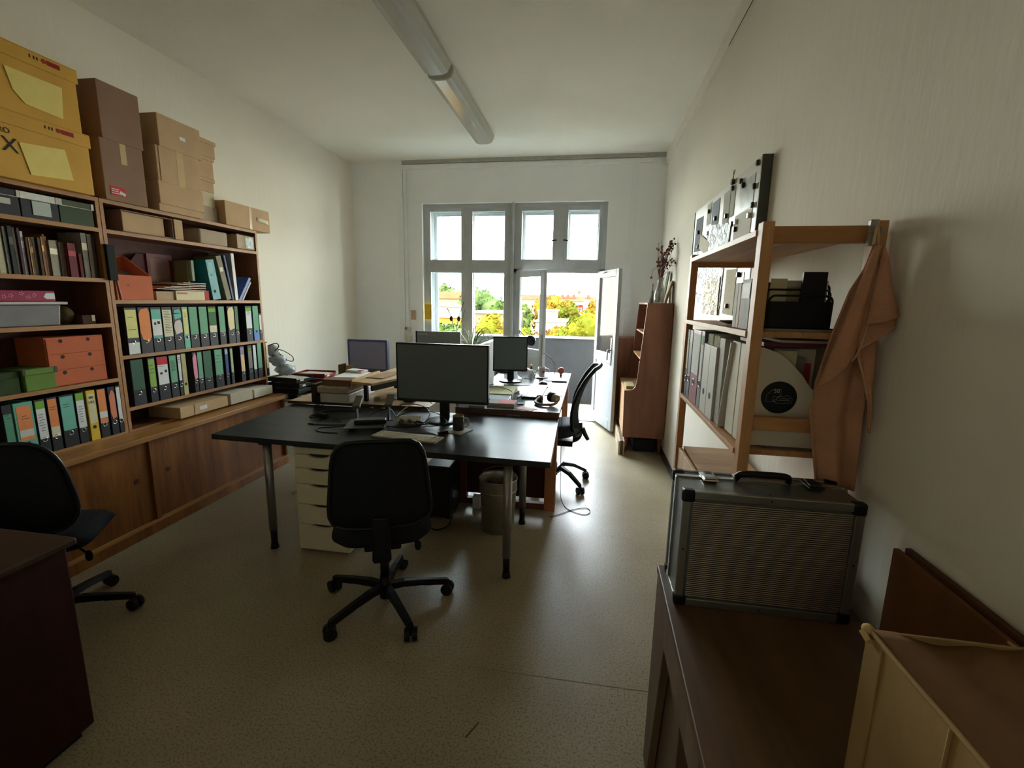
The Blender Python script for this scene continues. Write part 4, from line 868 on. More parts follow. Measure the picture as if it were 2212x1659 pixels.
tag(MB().obox((-1.90, 3.03, z+.018), (.06, .035, .03), (0, .2, .5)).build('power_adapter', PLBLK, bev=.004), 'black plug adapter in the cable bunch at the desk back', 'adapter')
tag(MB().obox((-.93, 2.845, T0+.009), (.07, .02, .016), (0, 0, .7)).build('cable_connector', PLBLK, bev=.002), 'black connector next to the coaster', 'connector')

# ------------------------------------------------------------------ rear wooden desk (left) with stacks
TD = .765
td = thing('wooden_desk', 'wood topped desk behind the black desk, on the left half', 'desk', (-1.8, 4.2, 0))
BRD = wood((156, 124, 88), (190, 158, 116), 'x', .45, 5, knots=True)
MB().prism([(-2.42, 3.375), (-1.235, 3.432), (-1.235, 5.1), (-2.42, 5.1)], 'z', TD, TD+.022).build('tabletop', BRD, td, bev=.002)
MB().prism([(-2.421, 3.371), (-1.234, 3.428), (-1.234, 3.431), (-2.421, 3.374)], 'z', TD+.001, TD+.021).build('edge_band', mat((60, 48, 38), .5), td)
for x, y in ((-2.38, 3.45), (-1.3, 3.48), (-2.38, 5.05), (-1.3, 5.05)): MB().cyl((x, y, 0), (x, y, TD), .02).build('leg', STEEL, td)
TZ = TD+.022
# stack: two clear trays of paper, wooden box lid, papers
Rs = Matrix.Rotation(math.radians(3), 3, 'Z')
def OB(c, size, rz=.04): return MB().obox(c, size, (0, 0, rz))
FOLIO = mat((160, 152, 134), .4, var=.12, scale=30); FOLIO2 = mat((186, 186, 180), .3, var=.08, scale=20)
tag(MB().obox((-2.015, 3.62, TZ+.040), (.25, .50, .078), (0, 0, .03)).build('paper_tray', FOLIO2, bev=.01), 'lower frosted plastic box of papers on the wooden desk', 'tray')
tag(MB().obox((-2.03, 3.61, TZ+.108), (.26, .50, .056), (0, 0, .05)).build('paper_tray', FOLIO, bev=.01), 'upper frosted plastic box of papers under the brown box lid', 'tray')
tag(MB().obox((-2.01, 3.62, TZ+.162), (.235, .45, .050), (0, 0, .03)).build('drawing_box', wood((106, 72, 50), (128, 90, 64), 'x', .5), bev=.002), 'flat brown wooden box on top of the frosted plastic boxes', 'box')
tag(MB().obox((-2.00, 3.66, TZ+.189), (.21, .30, .004), (0, 0, .12)).build('paper_sheets', PAPER), 'white printed sheets lying on the flat brown box', 'paper')
t = thing('envelope', 'white envelope with a red flap mark on the printed sheets', 'envelope', (-2.02, 3.78, TZ+.194)); MB().obox((-2.03, 3.80, TZ+.203), (.16, .11, .016), (0, .03, -.15)).build('body', cWHT, t, bev=.004); MB().obox((-1.975, 3.765, TZ+.2125), (.055, .03, .002), (0, .03, -.15)).build('red_mark', mt(204, 54, 48), t)
tag(MB().box(-2.20, -2.165, 3.36, 3.50, TZ, TZ+.15).box(-2.165, -2.13, 3.36, 3.42, TZ, TZ+.045).build('bookend', mat((44, 36, 32), .5)), 'dark brown bookend left of the paper boxes', 'bookend')
# raised wooden drawing board
t = thing('drawing_board', 'raised wooden drawing board on black rails beside the paper stack', 'board', (-1.72, 3.85, TZ), 0)
MB().prism([(-1.86, 3.38), (-1.66, 3.33), (-1.42, 4.16), (-1.83, 4.2)], 'z', TZ+.165, TZ+.185).build('board', wood((170, 138, 98), (196, 164, 120), 'y', .45), t, bev=.002)
MB().box(-1.875, -1.862, 3.40, 3.9, TZ+.11, TZ+.195).build('side_lip', mat((196, 164, 100), .5), t)
MB().obox((-1.545, 3.745, TZ+.145), (.02, .86, .04), (0, 0, -.28)).build('rail', mat((34, 32, 30), .4), t); MB().box(-1.82, -1.79, 3.5, 3.53, TZ, TZ+.165).box(-1.56, -1.53, 4.0, 4.03, TZ, TZ+.165).box(-1.82, -1.79, 4.1, 4.13, TZ, TZ+.165).build('foot', PLBLK, t)
tag(MB().obox((-1.73, 3.72, TZ+.189), (.15, .34, .006), (0, 0, -.1)).build('paper_sheet', mt(150, 116, 78)), 'brown paper sheet on the raised drawing board', 'paper')
tag(MB().obox((-1.56, 4.02, TZ+.19), (.12, .2, .008), (0, 0, -.2)).build('paper_sheet', mt(206, 210, 214)), 'bluish white sheet at the far end of the drawing board', 'paper')
for k, (x, y, rz, c) in enumerate(((-1.62, 3.72, .2, (196, 196, 190)), (-1.55, 3.85, -.1, (170, 172, 172)), (-1.60, 3.95, .4, (120, 124, 124)))):
    tag(MB().obox((x, y, TZ+.006+.011*k), (.16, .22, .01), (0, 0, rz)).build('paper_pile', mt(*c)), ['lowest loose paper pile under the drawing board', 'middle loose paper pile under the drawing board', 'topmost loose paper pile under the drawing board'][k], 'paper')
tag(MB().obox((-1.74, 3.58, TZ+.01), (.05, .05, .02), (0, 0, .3)).build('eraser', mt(122, 160, 96), bev=.003), 'small green eraser near the drawing board foot', 'eraser')
tag(MB().obox((-1.45, 3.60, TZ+.03), (.09, .12, .05), (0, 0, .1)).build('tape_dispenser', PLBLK, bev=.008), 'black tape dispenser beside the large monitor', 'tape dispenser')
# blue-grey monitor in the corner
bm_ = monitor('monitor', 'blue grey monitor with rounded corners behind the paper stack', (-2.28, 4.55, TZ), -2.28, 4.50, 1.035, .44, .33, 0, SCREENB, mat((84, 92, 126), .4), stand='flat', bez=.022, chin=.03, thick=.05)
tag(MB().box(-2.50, -2.48, 4.30, 4.42, TZ, TZ+.17).build('card', mat((104, 84, 60), .8)), 'brown card leaning at the left edge of the wooden desk', 'card')
tag(MB().obox((-2.455+.05, 4.36, TZ+.10), (.06, .05, .12), (0, 0, .2)).build('small_carton', mt(176, 140, 90), bev=.003), 'small tan carton left of the blue grey monitor', 'box')
tag(MB().sph((-2.40, 4.25, TZ+.045), (.06, .05, .045)).build('pouch', mat((84, 52, 50), .8)), 'dark red brown pouch below the tan carton', 'pouch')
# far monitor seen from behind
fm = thing('monitor', 'dark monitor seen from behind at the window, with a maker name on its top corner', 'monitor', (-1.73, 5.15, TZ), math.radians(6))
MB().box(-.26, .26, 0, .03, .13, .475).build('housing', mat((116, 124, 126), .45), fm, world=False, bev=.004)
MB().box(-.262, -.245, -.002, .032, .13, .475).build('side_edge', PLBLK, fm, world=False)
MB().prism([(-.17, .13), (.15, .13), (.14, .33), (-.13, .33), (-.17, .27)], 'y', -.035, 0).build('rear_bulge', mat((84, 94, 100), .4), fm, world=False, bev=.01)
MB().box(-.03, .03, -.03, 0, .01, .2).box(-.1, .1, -.1, .08, 0, .012).build('foot', PLBLK, fm, world=False, bev=.004)
wv = writing('Lenovo', .034, (-.175, -.0012, .445), (1, 0, 0), (0, 0, 1)); wv.build('lettering', mat((190, 192, 192), .5), fm, world=False)
MB().cyl((-.215, -.0005, .405), (-.215, -.0015, .405), .009).build('badge', mat((110, 114, 116), .5), fm, world=False)
# plant by the window
t = thing('spider_plant', 'spiky thin leaved plant standing by the window between the monitors', 'plant', (-1.50, 5.75, .86))
MB().lathe([(0, 0), (.06, 0), (.08, .13), (.07, .13), (.06, .02), (0, .02)], (-1.50, 5.75, .80), 20).build('pot', mat((120, 110, 96), .6), t)
rr = random.Random(5)
for k in range(34):
    a = rr.random()*2*PI; L = .16+.22*rr.random(); hgt = .14+.24*rr.random(); c, s_ = math.cos(a), math.sin(a)
    P = [(-1.50, 5.75, .92), (-1.50+c*L*.35, 5.75+s_*L*.35, .92+hgt*.75), (-1.50+c*L*.75, 5.75+s_*L*.75, .92+hgt), (-1.50+c*L, 5.75+s_*L, .92+hgt*.7)]
    MB().tube(P, [.006, .006, .005, .004, .003, .002], 4).build('leaf', mat((92, 112, 70) if k % 3 else (130, 140, 92), .5), t)
t = thing('dry_twigs', 'few thin dark twigs with seed heads in front of the window post', 'plant', (-1.78, 5.9, .86))
MB().tube([(-1.75, 5.9, .87), (-1.76, 5.9, 1.2), (-1.80, 5.9, 1.40), (-1.86, 5.9, 1.52)], .004).tube([(-1.75, 5.9, .87), (-1.74, 5.9, 1.2), (-1.69, 5.9, 1.42), (-1.63, 5.9, 1.60)], .004).tube([(-1.74, 5.9, 1.2), (-1.66, 5.9, 1.36), (-1.62, 5.9, 1.5)], .003).build('stem', mat((70, 62, 60), .7), t)
MB().sph((-1.80, 5.9, 1.38), (.022, .022, .035)).sph((-1.70, 5.9, 1.38), (.022, .022, .035)).build('seed_head', mat((54, 48, 50), .8), t)
MB().lathe([(0, 0), (.05, 0), (.05, .1), (0, .1)], (-1.75, 5.9, .80), 16).build('pot', mat((110, 104, 96), .6), t)
tag(B(-2.1, -1.2, 5.55, 6.28, .765, .80).build('window_bench', BRD, bev=.003), 'low wooden bench board below the window carrying the plants', 'bench')
for x, y in ((-2.05, 5.6), (-1.25, 5.6), (-2.05, 6.22), (-1.25, 6.22)): MB().cyl((x, y, 0), (x, y, .765), .02).build('leg', STEEL, bpy.data.objects['window_bench'])
# wall sockets and notes near the window
WSW = mat((196, 192, 176), .4)
t = thing('power_outlet', 'white surface mounted wall outlet with a plug left of the window', 'outlet', (-2.56, YB, 1.2)); B(-2.60, -2.52, YB-.05, YB-.02, 1.14, 1.235).build('box', WSW, t, bev=.004); MB().cyl((-2.575, YB-.05, 1.21), (-2.575, YB-.062, 1.21), .018).build('plug', mat((120, 116, 104), .5), t)
t = thing('junction_box', 'white junction box on the wall below the outlet', 'box', (-2.555, YB, 1.05)); B(-2.60, -2.51, YB-.05, YB-.02, 1.02, 1.105).build('box', WSW, t, bev=.004)
MB().box(-2.575, -2.545, YB-.03, YB-.018, 1.235, 3.33).build('cable_duct', TR, bpy.data.objects['power_outlet'])
tag(B(-2.51, -2.44, YB-.02, YB-.018, 1.335, 1.465).build('paper_note', mat((190, 160, 130), .8)), 'small faded pinkish note taped to the wall by the window', 'note')
tag(B(-2.315, -2.215, YB-.001, YB+.001, 1.345, 1.555).build('sticky_note', mat((214, 176, 60), .75)), 'orange yellow note stuck on the left window frame', 'note')
cable('pale cable arching on the wall next to the far monitor', [(-2.42, YB-.01, .95), (-2.40, YB-.01, 1.08), (-2.33, YB-.01, 1.12), (-2.24, YB-.02, 1.10), (-2.2, YB-.05, 1.0)], .005, mat((176, 174, 164), .5))

# ------------------------------------------------------------------ right rear desk
RZ = .80
rd = thing('glass_topped_desk', 'glossy topped desk with wooden side frame running towards the balcony door', 'desk', (-.62, 4.4, 0))
GT = mat((84, 90, 92), .18, var=.06, scale=4, spec=.25)
MB().box(-1.02, -.205, 3.432, 5.42, RZ-.006, RZ).build('glass_top', GT, rd)
MB().box(-1.02, -.208, 3.436, 5.41, RZ-.05, RZ-.0065).build('tabletop', wood((92, 62, 50), (112, 78, 62), 'x', .4), rd, bev=.002)
MB().box(-.30, -.215, 3.428, 3.50, 0, RZ-.05).build('leg', wood((150, 96, 62), (172, 116, 78), 'z', .5), rd, bev=.003)
MB().box(-1.0, -.93, 3.44, 3.50, 0, RZ-.05).build('leg', REDW, rd, bev=.003)
MB().box(-.29, -.225, 5.3, 5.37, 0, RZ-.05).build('leg', wood((150, 96, 62), (172, 116, 78), 'z', .5), rd, bev=.003)
MB().box(-1.0, -.93, 5.3, 5.37, 0, RZ-.05).build('leg', REDW, rd, bev=.003)
MB().box(-.93, -.30, 3.46, 3.475, .09, RZ-.05).build('front_panel', DARKRED, rd)
MB().box(-.93, -.30, 3.44, 3.49, .0, .05).build('foot_rail', REDW, rd, bev=.004)
MB().box(-.60, -.50, 3.425, 3.4275, .755, .765).build('edge_plate', STEEL, rd)
tag(B(-1.05, -1.025, 3.55, 4.95, RZ-.02, 1.195).build('desk_divider', mat((140, 138, 134), .7), bev=.002), 'grey desk divider panel with white top edge between the rear desks', 'divider')
B(-1.052, -1.023, 3.548, 4.952, 1.195, 1.207).build('top_edge', WHITE, bpy.data.objects['desk_divider'])
for y in (3.6, 4.9): B(-1.05, -1.025, y, y+.03, 0, RZ-.02).build('support', STEEL, bpy.data.objects['desk_divider'])
m2 = monitor('monitor', 'dark monitor on a round glossy foot on the glass topped desk', (-.80, 4.70, RZ), -.805, 4.70, 1.085, .355, .36, math.radians(10), SCREEN, MBK, thick=.03, baseR=.12)
# clear plastic bag bundle
t = thing('plastic_bag', 'crumpled clear plastic bag behind the round foot monitor', 'bag', (-.66, 4.95, RZ))
r9 = random.Random(9)
mbb = MB().sph((-.67, 4.93, RZ+.055), (.10, .07, .055), 18, 12); mbb.v = [(x+r9.uniform(-.01, .01), y+r9.uniform(-.01, .01), max(RZ, z_+r9.uniform(-.008, .008))) for x, y, z_ in mbb.v]
mbb.build('bag', mat((196, 200, 202), .25, var=.15, scale=40, alpha=.8), t)
# cup and saucer
t = thing('tea_cup', 'white cup with a small crest standing on a saucer near the door', 'cup', (-.505, 5.01, RZ+.012))
MB().lathe([(0, 0), (.030, 0), (.036, .05), (.043, .105), (.040, .105), (.033, .05), (.027, .006), (0, .006)], (-.505, 5.01, RZ+.012), 26).build('body', mat((186, 174, 168), .3), t)
MB().tube([(-.465, 5.01, RZ+.10), (-.432, 5.01, RZ+.098), (-.425, 5.01, RZ+.07), (-.455, 5.01, RZ+.045), (-.47, 5.01, RZ+.045)], .005).build('handle', mat((186, 174, 168), .3), t)
MB().tube([(-.545, 5.01, RZ+.09), (-.575, 5.01, RZ+.09), (-.58, 5.01, RZ+.065), (-.55, 5.01, RZ+.045)], .004).build('handle', mat((186, 174, 168), .3), t)
MB().prism([(-.492, RZ+.082), (-.475, RZ+.082), (-.475, RZ+.062), (-.4835, RZ+.054), (-.492, RZ+.062)], 'y', 4.972, 4.974).build('crest', mat((80, 78, 84), .5), t)
tag(MB().lathe([(0, 0), (.04, .0), (.075, .012), (.072, .014), (.04, .004), (0, .004)], (-.505, 5.01, RZ), 28).build('saucer', mat((200, 196, 192), .3)), 'white saucer under the tea cup', 'saucer')
t = thing('wooden_apple', 'round red brown ball ornament at the far edge of the glossy desk', 'ornament', (-.31, 5.23, RZ)); MB().sph((-.31, 5.23, RZ+.055), (.038, .038, .04)).build('ball', mat((170, 84, 70), .4), t); MB().cyl((-.31, 5.23, RZ), (-.31, 5.23, RZ+.02), .016, .01).build('foot', mat((90, 50, 40), .5), t)
tag(MB().obox((-.40, 4.56, RZ+.003), (.19, .24, .005), (0, 0, 0)).build('mouse_mat', mat((214, 108, 120), .6), bev=.002), 'pink mouse mat beside the keyboard on the glossy desk', 'mouse mat')
t = thing('computer_mouse', 'black computer mouse resting on the pink mat', 'mouse', (-.445, 4.57, RZ+.006)); MB().sph((-.445, 4.57, RZ+.008), (.045, .07, .035), 16, 10).build('body', PLBLK, t)
t = thing('keyboard', 'pale grey keyboard with dark front edge on the glossy desk', 'keyboard', (-.46, 4.2, RZ))
def PK2(mbx): mbx.v = [tuple(Vector((-.475, 4.18, RZ))+Vector(p)) for p in mbx.v]; return mbx
PK2(MB().prism([(-.085, -.30), (.08, -.30), (.085, .30), (-.08, .30)], 'z', 0, .018)).build('base', mat((184, 190, 194), .4), t, bev=.003)
PK2(MB().box(-.085, .08, -.312, -.30, 0, .02)).build('front_edge', PLBLK, t, bev=.002)
for i in range(6):
    for j in range(16): PK2(MB().box(-.072+.024*i, -.052+.024*i, -.285+.0355*j, -.255+.0355*j, .018, .0225)).build('key', mat((200, 204, 206), .4), t)
# headphones
t = thing('headphones', 'black and tan over ear headphones at the near edge of the glossy desk', 'headphones', (-.33, 3.72, RZ))
MB().tube([(-.40, 3.80, RZ+.03), (-.42, 3.70, RZ+.015), (-.38, 3.63, RZ+.012), (-.30, 3.62, RZ+.015), (-.25, 3.66, RZ+.02), (-.235, 3.72, RZ+.04)], .012).build('headband', mat((120, 100, 84), .5), t)
MB().cyl((-.30, 3.75, RZ+.055), (-.27, 3.72, RZ+.052), .045, .04, n=22).build('ear_cup', PLBLK, t, bev=.006); MB().cyl((-.27, 3.72, RZ+.052), (-.235, 3.69, RZ+.048), .036, .03, n=22).build('ear_cup', mat((150, 128, 104), .45), t, bev=.005)
MB().cyl((-.41, 3.82, RZ+.018), (-.385, 3.84, RZ+.02), .03, n=18).build('ear_cup', mat((120, 100, 84), .5), t)
cable('black headphone cable hanging down beside the desk leg to the floor', [(-.24, 3.70, RZ+.01), (-.20, 3.68, RZ-.03), (-.196, 3.68, .5), (-.19, 3.7, .2), (-.19, 3.75, .06), (-.175, 3.66, .004), (-.12, 3.50, .004), (.0, 3.42, .004), (.06, 3.46, .004), (.04, 3.54, .004), (-.06, 3.50, .004), (-.16, 3.40, .004), (-.24, 3.33, .004)], .0026)
# papers and books at the near end
tag(MB().obox((-.80, 4.12, RZ+.012), (.28, .40, .02), (0, 0, .05)).build('notepad', mt(198, 200, 150)), 'yellow green stack of paper on the glossy desk', 'paper')
tag(MB().obox((-.77, 3.80, RZ+.010), (.24, .18, .016), (0, 0, .04)).build('document_case', mat((40, 40, 44), .4), bev=.003), 'dark document case below the yellow green paper', 'case')
t = thing('book', 'flat book with pink and grey cover at the front edge of the glossy desk', 'book', (-.67, 3.6, RZ)); MB().obox((-.675, 3.59, RZ+.013), (.22, .15, .024), (0, 0, .0)).build('page_block', mt(170, 160, 140), t); MB().obox((-.675, 3.59, RZ+.0265), (.225, .155, .003)).build('cover', mt(150, 146, 146), t); MB().obox((-.635, 3.59, RZ+.0285), (.13, .12, .0012)).build('cover_print', mt(206, 110, 110), t)
t = thing('postcard', 'pink and white flyer hanging over the front edge of the glossy desk', 'card', (-.46, 3.49, RZ)); MB().obox((-.465, 3.50, RZ+.002), (.15, .10, .0015), (0, 0, -.5)).build('sheet', mt(206, 150, 154), t); MB().obox((-.45, 3.51, RZ+.0032), (.07, .04, .0008), (0, 0, -.5)).build('print', cWHT, t)
tag(MB().obox((-.535, 3.66, RZ+.004), (.05, .06, .006), (0, 0, .1)).build('notelet', mt(96, 104, 108)), 'small dark note card between book and flyer', 'card')
tag(MB().obox((-.64, 4.10, RZ+.008), (.012, .10, .012), (0, 0, -.35)).build('white_pen', cWHT, bev=.002), 'white pen lying right of the yellow green paper', 'pen')
tag(MB().obox((-.585, 3.92, RZ+.008), (.018, .09, .012), (0, 0, -.2)).build('glue_stick', cWHT, bev=.003), 'white glue stick in front of the white pen', 'glue stick')
cable('thin black cable running over the yellow green paper', [(-.98, 4.1, RZ+.03), (-.85, 4.2, RZ+.03), (-.72, 4.10, RZ+.03), (-.66, 4.0, RZ+.02), (-.66, 3.85, RZ+.01), (-.62, 3.72, RZ+.004)], .003)
cable('thin dark mouse cable on the glossy desk', [(-.48, 4.6, RZ+.005), (-.6, 4.5, RZ+.003), (-.75, 4.45, RZ+.003), (-.9, 4.5, RZ+.003), (-.98, 4.4, RZ+.003)], .0025)
tag(MB().obox((-.36, 4.92, RZ+.003), (.24, .22, .005), (0, 0, .1)).build('magazine', mt(158, 158, 172)), 'bluish magazine lying right of the saucer', 'magazine')
tag(MB().obox((-.30, 4.83, RZ+.010), (.16, .10, .006), (0, 0, .05)).build('leaflet', mat((110, 90, 120), .6)), 'violet leaflet on the bluish magazine', 'leaflet')
tag(MB().obox((-.30, 4.3, RZ+.0025), (.16, .5, .003), (0, 0, .0)).build('paper_sheets', PAPER), 'white sheets between keyboard and desk edge', 'paper')
tag(MB().obox((-.60, 5.1, RZ+.03), (.03, .03, .06)).build('marker_cup', mat((96, 70, 40), .6), bev=.004), 'small brown marker pot behind the plastic bag', 'pot')
t = thing('bottle', 'short bottle with a yellow cap beside the brown pot', 'bottle', (-.64, 5.16, RZ)); MB().lathe([(0, 0), (.02, 0), (.02, .07), (.01, .09), (.01, .10), (0, .10)], (-.64, 5.16, RZ), 16).build('body', mat((60, 50, 40), .3), t); MB().cyl((-.64, 5.16, RZ+.10), (-.64, 5.16, RZ+.125), .012).build('cap', mt(206, 180, 60), t)
tag(MB().box(-.93, -.80, 3.50, 3.52, RZ, RZ+.13).build('white_card', cWHT), 'white card stand right behind the large monitor edge', 'card')
# desk lamp
t = thing('desk_lamp', 'black articulated desk lamp with round shade behind the right monitor', 'lamp', (-1.0, 5.3, RZ))
MB().lathe([(0, .02), (.09, .018), (.095, 0), (0, 0)], (-.98, 5.32, RZ), 24).build('base', PLBLK, t)
MB().cyl((-.98, 5.32, RZ+.02), (-.97, 5.32, 1.02), .007).tube([(-.97, 5.32, 1.02), (-.82, 5.32, 1.285)], .005, smooth=False).tube([(-.945, 5.32, 1.02), (-.80, 5.32, 1.28)], .004, smooth=False).tube([(-.815, 5.32, 1.29), (-.73, 5.30, 1.215)], .005, smooth=False).build('arm', mat((70, 72, 72), .35), t)
MB().tube([(-.82, 5.32, 1.285), (-.78, 5.32, 1.225), (-.75, 5.31, 1.235), (-.72, 5.3, 1.22)], .003).build('cord', PLBLK, t)
R_ = Matrix.Rotation(.65, 3, 'Y')
sh = MB().lathe([(.0, .055), (.03, .05), (.055, .025), (.066, -.02), (.062, -.02), (.05, .02), (0, .045)], (0, 0, 0), 26); sh.v = [tuple(Vector((-.67, 5.27, 1.185))+R_ @ (Matrix.Rotation(-.9, 3, 'X') @ Vector(p))) for p in sh.v]
sh.build('shade', mat((56, 64, 70), .3), t); MB().cyl((-.73, 5.3, 1.215), (-.71, 5.29, 1.205), .016).build('joint', PLBLK, t)
cable('pale hose arching behind the glossy desk next to the door', [(-.60, 5.47, .7), (-.56, 5.5, 1.0), (-.5, 5.52, .99), (-.43, 5.52, .93), (-.40, 5.52, .84), (-.41, 5.48, .7), (-.42, 5.45, .0)], .008, mat((150, 152, 150), .3), 'hose', 'hose')

# ------------------------------------------------------------------ under the desks
t = thing('waste_bin', 'galvanised metal waste bin with carrying handle under the black desk', 'bin', (-.60, 3.09, 0))
MB().lathe([(0, .012), (.108, .012), (.112, 0), (.116, 0), (.130, .30), (.135, .305), (.134, .38), (.138, .385), (.134, .388), (.129, .38), (.127, .305), (.112, .02), (0, .018)], (-.60, 3.09, 0), 40).build('body', GALV, t)
MB().torus((-.60, 3.09, .303), (0, 0, 1), .133, .004, 36).torus((-.60, 3.09, .386), (0, 0, 1), .136, .004, 36).build('bead', GALV, t)
MB().tube([(-.735+.135*(1-math.cos(k*PI/10)), 3.09+.05*math.sin(k*PI/10), .36+.09*math.sin(k*PI/10)) for k in range(11)], .0025).build('handle', STEEL, t)
tag(MB().obox((-.62, 3.12, .27), (.03, .006, .30), (.1, .5, 0)).build('cardboard_strip', mat((120, 108, 90), .7)), 'long thin strip sticking out of the waste bin', 'strip')
t = thing('computer_case', 'dark computer tower standing on the floor behind the near chair', 'computer', (-1.05, 3.25, 0)); MB().box(-1.16, -.97, 3.12, 3.40, .02, .42).build('body', mat((24, 24, 26), .5), t, bev=.006); MB().box(-1.15, -1.12, 3.14, 3.38, 0, .02).box(-1.01, -.98, 3.14, 3.38, 0, .02).build('foot', RUB, t)
cable('black floor cable bundle right of the near chair under the desk', [(-.96, 3.1, .3), (-.92, 3.02, .15), (-.93, 2.96, .05), (-1.02, 2.93, .02), (-1.10, 3.0, .01), (-1.2, 3.02, .01)], .006)
tag(B(-.86, -.80, 3.36, 3.42, .0, .10).build('adapter_box', mat((200, 200, 196), .4), bev=.004), 'small white adapter box on the floor left of the bin', 'adapter')

# ------------------------------------------------------------------ corner table with letter trays, far left
ct = thing('side_table', 'low grey table in the far left corner carrying letter trays', 'table', (-2.95, 4.6, 0))
B(XL+.01, -2.56, 4.04, 5.3, .60, .625).build('tabletop', mat((176, 180, 180), .4), ct, bev=.003)
for x, y in ((-3.28, 4.1), (-2.62, 4.1), (-3.28, 5.24), (-2.62, 5.24)): MB().cyl((x, y, 0), (x, y, .60), .018).build('leg', STEEL, ct)
def tray(x0, y0, z0, m_, label, grp, tagc=True, paper=True, slant=0):
    t = thing('letter_tray', label, 'tray', (x0, y0, z0), slant, grp)
    def f(mb): return mb
    MB().box(-.17, .17, -.125, .125, 0, .004).box(-.17, .17, -.125, -.121, .004, .045).box(-.17, .17, .121, .125, .004, .045).box(-.17, -.166, -.121, .121, .004, .045).prism([(.166, .004), (.17, .004), (.17, .028), (.166, .028)], 'y', -.121, .121).build('tray', m_, t, world=False)
    if paper: MB().obox((0, 0, .014), (.30, .21, .016), (0, 0, .05)).obox((.01, .005, .026), (.30, .20, .006), (0, .02, -.1)).build('papers', mt(196, 186, 164), t, world=False)
    if tagc: MB().obox((.172, -.05, .018), (.002, .05, .018)).build('tag', cWHT, t, world=False)
    return t
BT = mat((28, 28, 30), .35); RT = mat((122, 26, 44), .4); ST = mat((84, 88, 92), .35)
for k in range(4): tray(-2.98, 4.22, .6255+.055*k, BT, ['black letter tray, lowest of the left stack', 'black letter tray, second up of the left stack', 'black letter tray, third up of the left stack', 'black letter tray, topmost of the left stack under the bags'][k], 'black letter trays', k != 1, True, -.1+.06*(k % 3))
for k in range(4): tray(-2.90, 4.52, .6255+.055*k, RT, ['maroon letter tray, lowest of the right stack', 'maroon letter tray, second up of the right stack', 'maroon letter tray, third up of the right stack', 'maroon letter tray, topmost of the right stack'][k], 'maroon letter trays', True, True, .12-.05*(k % 2))
tag(MB().obox((-2.70, 4.20, .6275), (.21, .29, .004), (0, 0, .3)).build('paper_sheet', mt(186, 192, 198)), 'bluish white sheet at the near corner of the low table', 'paper')
tag(MB().obox((-2.68, 4.26, .634), (.20, .26, .006), (0, 0, -.2)).build('clipboard', BT), 'black clipboard on the low corner table', 'clipboard')
r4 = random.Random(4)
for k, (x, y, z_, rx, lab) in enumerate(((-3.02, 4.2, .90, (.10, .09, .055), 'crumpled clear plastic bag directly on the black trays'), (-3.07, 4.16, 1.0, (.085, .08, .06), 'clear plastic bag of cables stacked second on the trays'), (-3.10, 4.12, 1.10, (.06, .06, .055), 'small plastic bag on the very top of the bag pile'))):
    mbb = MB().sph((x, y, z_), rx, 16, 10); mbb.v = [(a+r4.uniform(-.012, .012), b+r4.uniform(-.012, .012), c+r4.uniform(-.008, .008)) for a, b, c in mbb.v]
    tag(mbb.build('plastic_bag', mat((176, 184, 190), .22, var=.25, scale=30, alpha=.85)), lab, 'bag', 'plastic bags on the letter trays')
cable('thin black cable sticking out in a loop from the bag pile', [(-3.06, 4.12, 1.12), (-3.0, 4.17, 1.09), (-2.97, 4.25, 1.03), (-2.98, 4.27, .98), (-3.0, 4.20, 1.0), (-3.04, 4.14, 1.08)], .004)
cable('short black cable curled on top of the bag pile', [(-3.1, 4.08, 1.15), (-3.06, 4.14, 1.17), (-3.02, 4.12, 1.14), (-3.05, 4.1, 1.1)], .005)

# ------------------------------------------------------------------ pine shelf unit on the right
sx0, sx1, sy0, sy1 = .487, .820, 1.535, 2.585
sh_ = thing('shelf_unit', 'open pine shelf unit with posts standing against the right wall', 'shelf', (.65, 2.06, 0))
for y in (sy0, sy1-.044):
    for x in (sx0, sx1-.033): MB().box(x, x+.033, y, y+.044, 0, 1.873).build('post', PINE, sh_, bev=.002)
    for z0, z1 in ((1.812, 1.860), (1.236, 1.280), (.30, .345)): MB().box(sx0+.033, sx1-.033, y+.008, y+.036, z0, z1).build('cross_rail', PINEX, sh_, bev=.002)
for z in (1.855, 1.548, 1.163):
    for k in range(4):
        x = sx0+.002+.0815*k if k else sx0-.004
        MB().box(x, sx0+.002+.0815*(k+1)-.0012, sy0+.046 if z != 1.855 else sy0+.046, sy1-.046, z-.019, z).build('shelf_board', PINEY, sh_, bev=.001)
# two thin grey shelf trays under the file holder and the magazine file
tag(B(.545, .785, 1.60, 1.9, 1.5485, 1.556).build('tray_mat', mat((140, 132, 114), .5)), 'thin grey tray under the black wire file holder', 'tray')
tag(B(.585, .80, 1.60, 1.86, 1.1635, 1.17).build('grey_folder', mat((96, 94, 86), .6)), 'grey folder lying flat under the white magazine file', 'folder')
# cabinet in the bottom of the shelf unit
lc = thing('wooden_cabinet', 'pine cabinet filling the bottom of the shelf unit', 'cabinet', (.65, 2.06, 0))
LC = wood((176, 132, 86), (204, 164, 116), 'z', .45); LCT = wood((170, 128, 86), (200, 160, 116), 'x', .4)
MB().box(.525, .786, 1.60, 2.535, .02, .868).build('body', LC, lc, bev=.002)
MB().box(.523, .786, 1.598, 2.537, .868, .872).build('top', LCT, lc)
MB().box(.497, .515, 1.60, 2.065, .03, .868).build('door', LC, lc, bev=.002); MB().box(.497, .515, 2.07, 2.535, .03, .868).build('door', LC, lc, bev=.002)
